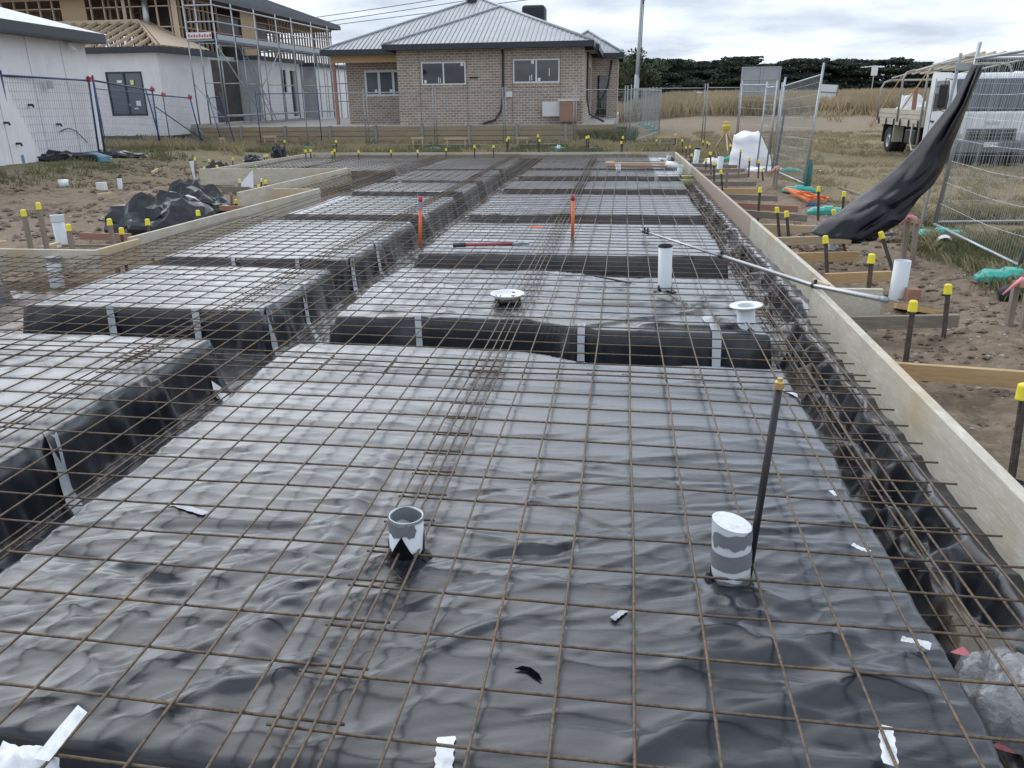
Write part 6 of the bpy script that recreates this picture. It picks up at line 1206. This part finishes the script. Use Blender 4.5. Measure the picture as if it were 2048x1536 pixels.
# diagonal stripes stand in for the worn red print on the board
for k in range(9): mb = MB(); x_ = SX(Y0)-1.1+.115*k; mb.bx(x_, x_+.07, Y0-.147, Y0-.142, ptop+.08, ptop+.19-.03*(k % 2)); mb.build('red_mark', 'red_text', to)
for (a, b_) in [((SX(Y0), Y0-.05, 3.7), (SX(35.9), 35.8, PZ+.1)), ((SX(38.1)+.03, 38.1, 3.7), (SX(35.9)+.03, 35.9, 2.1)), ((SX(Y0)-1.2, Y0-.03, 2.2), (SX(Y0), Y0, PZ+.1)), ((SX(35.9), 35.9, 3.7), (SX(35.9)-.7, 36.8, PZ))]: mb = MB(); mb.tube([a, b_], .024, 6); mb.build('brace', 'galv', SC, smooth=True)
def ladder(a, b_, lb=None):
    a, b_ = Vector(a), Vector(b_); s = Vector((0, .2, 0)); rt = mb = MB(); mb.tube([a-s, b_-s], .02, 6); mb.tube([a+s, b_+s], .02, 6); L = (b_-a).length
    for i in range(1, int(L/.28)): c = a.lerp(b_, i*.28/L); mb.tube([c-s, c+s], .014, 5)
    return mb.build('ladder', 'alu', SC)
ladder((SX(37)-.0, 36.9, PZ), (SX(35)-.5, 35.2, 3.9)); ladder((SX(44)+.1, 43.6, PZ), (SX(44)+.0, 43.9, 3.9))
# second scaffold glimpsed behind the porch
SD = empty('scaffolding', (-15.5, 48, .4), 'small dark scaffold tower seen through the brick house porch', 'scaffolding')
for xx_ in (-17.2, -16.4, -15.4, -14.6):
    for yy in (47, 48.2): mb = MB(); mb.tube([(xx_, yy, .4), (xx_, yy, 3.8 if xx_ < -15 else 5.1)], .03, 6); mb.build('standard', 'galv_dull', SD)
for z_ in (1.4, 2.4, 3.4): mb = MB(); mb.tube([(-17.2, 47, z_), (-14.6, 47, z_)], .025, 6); mb.tube([(-17.2, 48.2, z_), (-14.6, 48.2, z_)], .025, 6); mb.build('ledger', 'galv_dull', SD)
# ================================================================ TRUCK
TX, TY, TZ = 8.36, 22.4, -.30
T_ = empty('flatbed_truck', (TX, TY, TZ), 'white cab-over flatbed truck with cream tray and pipe racks parked behind the right fence', 'truck')
def tb(x0, x1, y0, y1, z0, z1, mt, name, par=None, bev=0): mb = MB(); mb.bx(TX+x0, TX+x1, TY+y0, TY+y1, TZ+z0, TZ+z1); return mb.build(name, mt, par or T_, bevel=bev)
Wd = 2.05
mb = MB()  # cab shell: side profile extruded across
prof = [(.02, .42), (.0, .75), (.0, 1.28), (.05, 1.34), (.34, 2.16), (.46, 2.24), (1.72, 2.28), (1.78, 2.2), (1.78, .45), (1.35, .45), (1.30, .80), (1.05, .98), (.72, .98), (.42, .80), (.36, .42)]
n = len(prof); vs = [(TX+0, TY+a, TZ+b_) for a, b_ in prof]+[(TX+Wd, TY+a, TZ+b_) for a, b_ in prof]
mb.add(vs, [tuple(range(n)), tuple(reversed(range(n, 2*n)))]+[(i, (i+1) % n, (i+1) % n+n, i+n) for i in range(n)]); cab = mb.build('cab', 'truck_white', T_, bevel=.03)
def prism_on_slope(x0, x1, t0, t1, off, mt, name, par, th=.012):
    a = Vector((0, .05, 1.34)); b_ = Vector((0, .34, 2.16)); nrm = Vector((0, -(b_.z-a.z), (b_.y-a.y))).normalized(); P = lambda x, t_: Vector((TX+x, TY, TZ))+a.lerp(b_, t_)+nrm*off
    mb = MB(); mb.prism([P(x0, t0), P(x1, t0), P(x1, t1), P(x0, t1)], nrm*th); return mb.build(name, mt, par, bevel=.01)
ws = prism_on_slope(.10, Wd-.10, .02, .93, .006, 'glass_mid', 'windscreen', T_)
prism_on_slope(.10, Wd-.1, -.02, .03, .008, 'black_plastic', 'windscreen_seal', ws)
mb = MB()
for x_ in (.55, 1.05, 1.5): mb.bar((TX+x_, TY+.02, TZ+1.34), (TX+x_+.42, TY+.09, TZ+1.40), .02, .015)
mb.build('wiper', 'black_plastic', ws)
p = Vector((TX+.95, TY+.38, TZ+1.42)); mb = MB(); mb.lathe(p, (0, 0, 1), [(.17, 0), (.16, .02), (.09, .03), (.085, .12), (.05, .16), (0, .16)], 16); tag(mb.build('sun_hat', 'timber_pale', smooth=True), 'straw-coloured hat lying on the truck dashboard', 'hat')
# side window and door
mb = MB(); mb.prism([(TX-.004, TY+.30, TZ+1.38), (TX-.004, TY+1.38, TZ+1.30), (TX-.004, TY+1.38, TZ+2.08), (TX-.004, TY+.52, TZ+2.08)], (-.006, 0, 0)); mb.build('side_window', 'glass', T_)
mb = MB(); mb.prism([(TX-.003, TY+1.44, TZ+.6), (TX-.003, TY+1.46, TZ+.6), (TX-.003, TY+1.46, TZ+2.15), (TX-.003, TY+1.44, TZ+2.15)], (-.004, 0, 0)); dr = mb.build('door_seam', 'dark_trim', T_)
tb(-.03, -.002, 1.15, 1.35, 1.02, 1.07, 'black_plastic', 'door_handle')
mb = MB(); mb.tube([(TX+.02, TY+.36, TZ+2.1), (TX-.22, TY+.18, TZ+2.12), (TX-.25, TY+.16, TZ+1.35), (TX, TY+.2, TZ+1.28)], .014, 6); ma = mb.build('mirror_arm', 'black_plastic', T_, smooth=True); mb = MB(); mb.bx(TX-.36, TX-.15, TY+.10, TY+.17, TZ+1.42, TZ+1.98); mb.build('mirror', 'black_plastic', ma, bevel=.03)
mb = MB(); mb.tube([(TX+Wd-.02, TY+.36, TZ+2.1), (TX+Wd+.22, TY+.18, TZ+2.1), (TX+Wd+.22, TY+.16, TZ+1.35)], .014, 6); ma = mb.build('mirror_arm', 'black_plastic', T_); mb = MB(); mb.bx(TX+Wd+.12, TX+Wd+.32, TY+.10, TY+.17, TZ+1.42, TZ+1.95); mb.build('mirror', 'black_plastic', ma, bevel=.03)
# front: grille, bumper, lamps, plate
gr_ = tb(.42, Wd-.42, -.035, -.002, .60, .90, 'grille', 'grille', bev=.01)
mb = MB()
for i in range(3):
    for k in range(11): x_ = .47+(Wd-.94)*k/11; mb.bx(TX+x_+.012, TX+x_+.085, TY-.042, TY-.036, TZ+.63+.085*i, TZ+.69+.085*i)
mb.build('grille_opening', 'black_plastic', gr_)
bu_ = tb(-.02, Wd+.02, -.10, -.001, .30, .58, 'grille', 'bumper', bev=.03); tb(.12, Wd-.12, -.06, .2, .04, .28, 'black_plastic', 'lower_bumper', bev=.02)
mb = MB()
for k in range(18): x_ = .35+(Wd-.7)*k/18; mb.bx(TX+x_+.012, TX+x_+.055, TY-.115, TY-.104, TZ+.10, TZ+.30)
mb.build('bumper_slot', 'black_plastic', bu_)
for x_ in (.05, Wd-.42): 
    h = tb(x_, x_+.36, -.03, -.001, .60, .80, 'lamp_glass', 'headlight', bev=.02); mb = MB(); mb.lathe((TX+x_+.2, TY-.034, TZ+.70), (0, -1, 0), [(.07, 0), (.07, .012), (.03, .014), (0, .008)], 14); mb.build('reflector', 'rim', h)
pl = tb(.86, 1.20, -.125, -.102, .45, .565, 'sticker', 'number_plate'); textmesh('1XU7 410', .085, 'dark_trim', pl, (TX+1.03, TY-.127, TZ+.507), 0, .001)
textmesh('ISUZU', .10, 'alu', cab, (TX+1.03, TY-.006, TZ+1.03), 0, .004, 1.25)
# chassis, wheels, tray
tb(.55, 1.5, 1.4, 6.0, .55, .75, 'black_plastic', 'chassis')
def wheel(x, y, r=.40, w_=.24):
    mb = MB(); mb.lathe((TX+x, TY+y, TZ+r), (1, 0, 0), [(r*.58, 0), (r*.90, 0), (r, .03), (r, w_-.03), (r*.9, w_), (r*.58, w_)], 28); ty = mb.build('wheel', 'tyre', T_, smooth=True)
    mb = MB(); mb.lathe((TX+x+.02, TY+y, TZ+r), (1, 0, 0), [(0, .06), (r*.18, .06), (r*.2, .0), (r*.36, .03), (r*.52, .04), (r*.6, .0), (r*.6, w_-.04), (r*.5, w_-.06), (0, w_-.06)], 20); mb.build('rim', 'rim', ty, smooth=False)
for x_ in (.04, Wd-.28):
    wheel(x_, .88); wheel(x_, 4.95)
for x_ in (.30, Wd-.54): wheel(x_, 4.95)
for x_ in (0, Wd-.3): tb(x_, x_+.3, 4.38, 4.42, .35, .85, 'tray_cream', 'mudguard'); tb(x_, x_+.3, 5.42, 5.45, .3, .85, 'black_plastic', 'mudflap')
tb(.05, .4, 2.6, 3.5, .35, .78, 'black_plastic', 'fuel_tank', bev=.05)
tray = tb(-.02, Wd+.02, 1.95, 6.15, .86, .95, 'tray_cream', 'tray')
for x_ in (-.03, Wd): 
    for (a, b_) in ((1.98, 4.02), (4.1, 6.12)):
        s_5 = tb(x_, x_+.03, a, b_, .96, 1.32, 'tray_cream', 'side_board', tray); mb = MB()
        for z_ in (1.06, 1.18): mb.bx(TX+x_-.006, TX+x_-.001, TY+a+.02, TY+b_-.02, TZ+z_, TZ+z_+.012)
        mb.build('side_groove', 'timber_grey', s_5)
        for y_ in np.linspace(a+.25, b_-.25, 3): tb(x_-.03, x_-.004, y_-.03, y_+.03, .85, 1.04, 'black_plastic', 'latch', s_5)
tb(0, Wd, 6.10, 6.15, .96, 1.32, 'tray_cream', 'tailboard', tray); tb(0, Wd, 1.93, 1.97, .96, 1.85, 'tray_cream', 'headboard', tray)
for y_, zt2 in ((2.02, 2.52), (4.05, 2.42), (6.05, 2.18)):
    mb = MB(); a = .12; mb.tube([(TX-.05, TY+y_, TZ+(.25 if y_ < 3 else .96)), (TX-.05, TY+y_, TZ+zt2-.22), (TX+.03, TY+y_, TZ+zt2-.06), (TX+.2, TY+y_, TZ+zt2), (TX+Wd-.2, TY+y_, TZ+zt2), (TX+Wd-.03, TY+y_, TZ+zt2-.06), (TX+Wd+.05, TY+y_, TZ+zt2-.22), (TX+Wd+.05, TY+y_, TZ+.96)], .032, 8); mb.build('rack_hoop', 'rack_steel', T_, smooth=True)
mb = MB(); mb.tube([(TX-.05, TY+2.02, TZ+.25), (TX-.05, TY+2.35, TZ+.22), (TX-.05, TY+2.6, TZ+.45), (TX-.05, TY+2.6, TZ+.95)], .034, 8); mb.build('rack_step', 'rack_steel', T_, smooth=True)
mb = MB(); mb.tube([(TX+.25, TY+6.1, TZ+2.24), (TX+.25, TY+2, TZ+2.53), (TX+.25, TY-.1, TZ+2.62)], .026, 8); mb.tube([(TX+Wd-.25, TY+6.1, TZ+2.24), (TX+Wd-.25, TY-.1, TZ+2.62)], .026, 8); mb.tube([(TX+.05, TY-.08, TZ+2.62), (TX+Wd, TY-.08, TZ+2.66)], .026, 8); mb.build('roof_rack', 'rack_steel', T_, smooth=True)
for i, x_ in enumerate((.5, .7, .95, 1.2)):
    mb = MB(); mb.bar((TX+x_, TY+5.6, TZ+2.36), (TX+x_+.05, TY+.6, TZ+2.74), .07, .05); tag(mb.build('rack_timber', 'timber_pale' if i % 2 else 'tray_cream'), 'pale length of timber on the truck roof rack, %s from the left' % ['first', 'second', 'third', 'fourth'][i], 'timber length', 'timber lengths on the truck rack')
for y0_, y1_ in ((5.9, 4.3), (3.9, 2.3)): mb = MB(); mb.bar((TX+.0, TY+y0_, TZ+1.33), (TX+.0, TY+y1_, TZ+2.3), .025, .03); mb.build('rack_brace', 'timber_new', T_)
p = Vector((TX+.35, TY+3.0, TZ+.95)); mb = MB(); mb.lathe(p, (0, 0, 1), [(.20, 0), (.20, .32), (.24, .36), (.24, .46), (.18, .5), (0, .5)], 16); tag(mb.build('drum', 'tape_white', smooth=False), 'white round-topped drum on the truck tray', 'drum')
mb = MB(); mb.bar((TX+.3, TY+3.75, TZ+.95), (TX+.28, TY+3.8, TZ+1.95), .12, .05); tag(mb.build('hand_trolley', 'timber_red'), 'dark red trolley frame standing on the truck tray', 'trolley')
p = Vector((TX+.8, TY+5.6, TZ+.95)); crumple(p, .5, .35, .8, 'bag_white', 'white plastic bundle at the back of the truck tray', 'plastic_bundle', 'plastic bundle', 6, 18)
# ================================================================ POLES, SIGNS, WIRES
b0 = Vector((.72, 60, 0)); b0.z = G(b0.x, 60); tpp = atY(1283.5, 0, 60); ax = (tpp-b0).normalized(); rt = empty('light_pole', b0, 'tall grey street light pole with a thin black cable, right of the brick house', 'light pole')
mb = MB(); mb.tube([b0, b0+ax*3.2], .17, 10); mb.build('base_sleeve', 'sign_back', rt, smooth=True); mb = MB(); mb.tube([b0, b0+ax*8.6], [.15, .10], 10); mb.build('shaft', 'sign_back', rt, smooth=True)
mb = MB(); mb.tube([b0+ax*3+Vector((.17, -.1, 0)), b0+ax*8.4+Vector((.15, -.1, 0))], .03, 6); mb.build('cable', 'black_rubber', rt)
t5 = b0+ax*7.6; mb = MB(); mb.tube([t5, t5+Vector((.25, 0, .6)), t5+Vector((.7, 0, 1.1)), t5+Vector((1.6, 0, 1.4))], .05, 8); mb.build('outreach_arm', 'sign_back', rt, smooth=True); mb = MB(); mb.box(t5+Vector((1.9, 0, 1.42)), (.7, .25, .14)); mb.build('lamp_head', 'grille', rt, bevel=.04)
Yb = 58; a, b_ = atY(1484, 134, Yb), atY(1557, 189, Yb); rt = empty('sign_board', Vector(((a.x+b_.x)/2, Yb, G(a.x, Yb))), 'big grey back of a billboard standing in the field', 'sign board')
mb = MB(); mb.bx(a.x, b_.x, Yb, Yb+.04, b_.z, a.z); bd = mb.build('panel', 'sign_back', rt); mb = MB()
for z_ in (a.z-.03, a.z-.9*(a.z-b_.z)/2, a.z-1.75*(a.z-b_.z)/2): mb.bx(a.x, b_.x, Yb-.05, Yb-.002, z_-.03, z_+.03)
for x_ in (a.x+.03, (a.x+b_.x)/2, b_.x-.03): mb.bx(x_-.03, x_+.03, Yb-.09, Yb-.052, b_.z, a.z)
mb.build('batten', 'galv', bd); 
for x_ in (a.x+.15, b_.x-.15): mb = MB(); mb.bx(x_-.04, x_+.04, Yb+.05, Yb+.13, G(x_, Yb), a.z); mb.build('post', 'timber_grey', rt)
def tilted_board(px0, py0, px1, py1, Y, lb, skew=.08):
    a, b_ = atY(px0, py0, Y), atY(px1, py1, Y); g = G(a.x, Y); rt = empty('tilted_sign', Vector(((a.x+b_.x)/2, Y, g)), lb, 'sign board'); h = a.z-b_.z; mb = MB()
    P = lambda x_, z_: Vector((x_+(z_-b_.z)*skew, Y, z_-(x_-a.x)*.07)); mb.prism([P(a.x, b_.z), P(b_.x, b_.z), P(b_.x, a.z), P(a.x, a.z)], (0, .05, 0)); pn = mb.build('panel', 'frame_white', rt)
    mb = MB(); mb.bar(P(a.x, b_.z-.05)+Vector((0, -.03, 0)), P(a.x, a.z)+Vector((0, -.03, 0)), .05, .05, (0, 1, 0)); mb.bar(P(b_.x, b_.z)+Vector((0, -.03, 0)), P(b_.x, a.z)+Vector((0, -.03, 0)), .05, .05, (0, 1, 0)); mb.bar(P(a.x, (a.z+b_.z)/2)+Vector((0, -.03, 0)), P(b_.x, (a.z+b_.z)/2)+Vector((0, -.03, 0)), .05, .05, (0, 1, 0)); mb.build('batten', 'grille', pn)
    for x_ in (a.x+.1, b_.x-.1): mb = MB(); mb.bar((x_-.1, Y+.08, g-.1), P(x_, b_.z+.2)+Vector((0, .1, 0)), .06, .06); mb.build('post', 'timber_grey', rt)
tilted_board(1638, 168, 1671, 198, 66, 'white board tilted in the dry grass, right of the grey billboard'); tilted_board(1392, 183, 1405, 191, 75, 'small pale board in the grass behind the dirt track', 0)
q = onG(1740, 186, 0); q = Vector((24.2, 86, G(24.2, 86))); t_ = atY(1749, 139, 86); rt = empty('sign_post', q, 'small white sign on a thin post in front of the cypress row', 'sign post'); mb = MB(); mb.tube([q, (t_.x, 86, t_.z+.2)], .05, 6); mb.build('post', 'galv', rt); mb = MB(); mb.bx(t_.x-.3, t_.x+.3, 85.9, 85.94, t_.z-.55, t_.z+.35); mb.build('plate', 'sticker', rt)
for i, (y0p, y1p) in enumerate([((30, 640), (0, 860)), ((42, 640), (-2, 945)), ((55, 620), (-1, 1050))]):
    A, B = atY(640 if i < 2 else 600, y0p[0]-.0, 70), atY(y1p[1], y1p[0], 70); d = B-A; A2, B2 = A-d*2.2, B+d*1.2; mb = MB(); mb.tube([A2.lerp(B2, k/16)+Vector((0, 0, .9*(4*(k/16-.5)**2-.3)*.5)) for k in range(17)], .028, 5); tag(mb.build('power_line', 'dark_trim'), '%s power line crossing the sky between the houses' % ['upper', 'middle', 'lower'][i], 'power line', 'power lines')
# ================================================================ TREES
def leaves(V_, F_, c, r, n, size, flat=.35, up=.5):
    """n leaf quads scattered in an ellipsoid shell"""
    d = rng.normal(size=(n, 3)); d /= np.linalg.norm(d, axis=1)[:, None]; rad = rng.random(n)**.45; P = np.array(c)+d*rad[:, None]*np.array(r)
    a = rng.normal(size=(n, 3)); a[:, 2] *= flat; a /= np.linalg.norm(a, axis=1)[:, None]; b2 = np.cross(a, rng.normal(size=(n, 3))*np.array([1, 1, up])); b2 /= np.linalg.norm(b2, axis=1)[:, None]; s = size*(.5+rng.random(n))[:, None]
    V_.append(np.stack([P-a*s-b2*s*.5, P+a*s-b2*s*.5, P+a*s*.7+b2*s*.5, P-a*s*.7+b2*s*.5], 1).reshape(-1, 3))
def tree(x, y, h, w_, style, label, group, seed):
    rg = random.Random(seed); z = G(x, y)-.3; rt = empty('cypress_tree' if style == 'cyp' else 'gum_tree', (x, y, z), label, 'tree', group); V_ = []
    mb = MB()
    if style == 'cyp':
        nt_ = rg.choice((2, 3, 3)); 
        for k in range(nt_): bx_ = x+rg.uniform(-.3, .3)*w_; mb.tube([(bx_, y, z), (bx_+rg.uniform(-.6, .6), y, z+h*.45), (bx_+rg.uniform(-1.2, 1.2), y, z+h*.85)], [.38, .25, .08], 6)
        nl = 42
        for k in range(nl):
            f = rg.random()**.85; zz = z+h*(.16+.84*f); half = w_*(.62-.34*f**2.2)*rg.uniform(.5, 1); cx_ = x+rg.uniform(-1, 1)*half; cy_ = y+rg.uniform(-1, 1)*w_*.35; rx = rg.uniform(1.0, 2.6)*(w_/7); rz = rg.uniform(.35, .85)*(h/10)
            leaves(V_, None, (cx_, cy_, zz), (rx, rx*.8, rz), int(125*rx), .20, .25); mb.tube([(x, y, zz-.9), (cx_, cy_, zz-.1)], [.12, .04], 4, False)
            if f > .6: leaves(V_, None, (cx_+rx*.8*rg.choice((-1, 1)), cy_, zz+rz*.6), (rx*.45, rx*.4, rz*.5), int(35*rx), .16, .25)
        for k in range(9): leaves(V_, None, (x+rg.uniform(-.5, .5)*w_, y+rg.uniform(-1, 1), z+h*rg.uniform(.06, .34)), (1.6, 1.4, .7), 110, .24, .5)
    else:
        mb.tube([(x, y, z), (x+.3, y, z+h*.4), (x+.1, y, z+h*.7)], [.35, .25, .12], 7)
        for k in range(16):
            f = rg.random(); zz = z+h*(.42+.52*f); half = w_*.5*math.sin(math.pi*min(1, .25+.75*(1-f)))
            a = rg.uniform(0, 6.28); cx_, cy_ = x+half*math.cos(a)*rg.random()**.5, y+half*math.sin(a)*rg.random()**.5; r = rg.uniform(.6, 1.15)*w_/6
            leaves(V_, None, (cx_, cy_, zz), (r*1.2, r*1.1, r*.8), int(230*r), .11, .8, 1); mb.tube([(x+.1, y, z+h*.45), (cx_, cy_, zz)], [.10, .03], 4, False)
    mb.build('trunk', 'bark', rt)
    V = np.concatenate(V_)-np.array([x, y, z]); F = np.arange(len(V)).reshape(-1, 4); me = npmesh('crown', V, F, ['leaf_dark' if style == 'cyp' else 'leaf_gum'], smooth=False); link('crown', me, rt)
yc = 150; wn = ['first', 'second', 'third', 'fourth', 'fifth', 'sixth', 'seventh', 'eighth', 'ninth', 'tenth', 'eleventh', 'twelfth', 'thirteenth', 'fourteenth', 'fifteenth', 'sixteenth']
ci = 0; xs_c = [2.0, 8.0, 13.8, 19.6, 25.8, 31.6, 37.0, 43.0, 49.0, 54.6, 60.6, 66.4, 72.0, 78.0, 84]
pxt = [(1280, 136), (1320, 122), (1345, 122), (1405, 127), (1470, 113), (1500, 132), (1555, 130), (1605, 120), (1660, 127), (1705, 122), (1775, 121), (1840, 126), (1905, 132), (1975, 118), (2040, 122)]
for i, (px, ty) in enumerate(pxt):
    q = atY(px, ty, yc+random.uniform(-4, 4)); g = G(q.x, q.y)-.3; tree(q.x, q.y, q.z-g, 7.6, 'cyp', 'dark flat-topped cypress, %s from the left in the row behind the field' % wn[i], 'cypress row behind the field', 100+i)
for (px, ty, Y, wd, lb, sd) in [(1200, 84, 78, 6.0, 'rounded green gum tree behind the right end of the brick house', 1), (1248, 98, 84, 4.6, 'open-crowned gum tree left of the light pole', 2), (1285, 122, 88, 5.0, 'low bushy gum tree right of the light pole', 3), (1222, 128, 92, 5.5, 'dark shrubby tree between the brick house and the light pole', 4), (690, 150, 62, 5, 'dark tree seen through the porch of the brick house', 5)]:
    q = atY(px, ty, Y); g = G(q.x, Y)-.3; tree(q.x, Y, q.z-g, wd, 'gum', lb, None, 200+sd)
# ================================================================ GRASS AND WEEDS (uncountable)
def blades(name, n, region, h, mt, wd=.006, lean=.35, clump=0, hvar=.5, cut=None):
    xs_, ys_ = region(n); 
    if clump: k = max(1, n//clump); ci_ = rng.integers(0, k, n); cx_, cy_ = xs_[:k], ys_[:k]; xs_ = cx_[ci_]+rng.normal(0, .07, n)*(1+ys_[ci_]*.02); ys_ = cy_[ci_]+rng.normal(0, .07, n)*(1+ys_[ci_]*.02)
    if cut is not None: kk = cut(xs_, ys_); xs_, ys_ = xs_[kk], ys_[kk]; n = len(xs_)
    zs_ = Gnp(xs_, ys_)-.02; hh = h*(1-hvar+hvar*2*rng.random(n)); a = rng.random(n)*6.283; wv = wd*(1+ys_*.03); dx, dy = np.cos(a)*wv, np.sin(a)*wv; b2 = rng.random(n)*6.283; lx, ly = np.cos(b2)*hh*lean, np.sin(b2)*hh*lean
    V = np.stack([np.stack([xs_-dx, ys_-dy, zs_], -1), np.stack([xs_+dx, ys_+dy, zs_], -1), np.stack([xs_+lx*.35+dx*.6, ys_+ly*.35+dy*.6, zs_+hh*.6], -1), np.stack([xs_+lx, ys_+ly, zs_+hh], -1)], 1).reshape(-1, 3)
    F = np.arange(len(V)).reshape(-1, 4); me = npmesh(name, V, F, [mt], smooth=False); return tag(link(name, me), kind='stuff')
def U(a, b_, n, p=1.): return a+(b_-a)*rng.random(n)**p
blades('green_weeds', 26000, lambda n: (U(-21, -11, n), U(13.5, 31, n)), .12, 'grass_green', .005, .5, 14, cut=lambda x, y: (-x > 12.2+3.5*(.5-fbm(x*.45, y*.45, 4, 21))) & (vnoise(x*.6, y*.6, 71) > .5))
blades('green_weeds', 17000, lambda n: (U(-22, 1.5, n), U(25.5, 32.7, n)), .17, 'grass_green', .004, .5, 16, cut=lambda x, y: (vnoise(x*.5, y*.5, 72) > .35) | (x < -14))
blades('dry_weeds', 34000, lambda n: (U(-20, 4, n), U(24, 32.9, n)), .26, 'grass_dry', .004, .6, 24, cut=lambda x, y: (vnoise(x*.7+9, y*.7, 73) > .55))
blades('dry_grass', 90000, lambda n: (U(3.2, 26, n), U(9, 42, n)), .10, 'grass_dry', .0032, .9, 18, cut=lambda x, y: (x > 3.4+.04*y*0) & (vnoise(x*.8, y*.8, 74) > .3))
blades('fence_grass', 34000, lambda n: (U(3.4, 6.5, n), U(4.5, 12, n)), .10, 'grass_green', .0013, .55, 30, cut=lambda x, y: vnoise(x*1.5, y*1.5, 75) > .42)
blades('dry_grass', 40000, lambda n: (U(3.5, 6.5, n), U(4.5, 13, n)), .12, 'grass_dry', .0012, .7, 30, cut=lambda x, y: vnoise(x*1.5+4, y*1.5, 76) > .45)
blades('tall_grass', 110000, lambda n: (U(-6, 62, n), U(57, 104, n, 1.4)), .9, 'grass_tan', .008, .35, 0, .45, cut=lambda x, y: (y > 60-4*vnoise(x*.1, y*0, 5)) & (x > -4))
blades('tall_grass', 30000, lambda n: (U(9, 46, n), U(34, 60, n)), .35, 'grass_tan', .010, .6, 12, .5, cut=lambda x, y: (x > 11+.15*(60-y)) & (vnoise(x*.35, y*.35, 79) > .4))
blades('pad_weeds', 5000, lambda n: (U(-1.6, .2, n), U(32.2, 36, n)), .45, 'grass_green', .006, .5, 20)
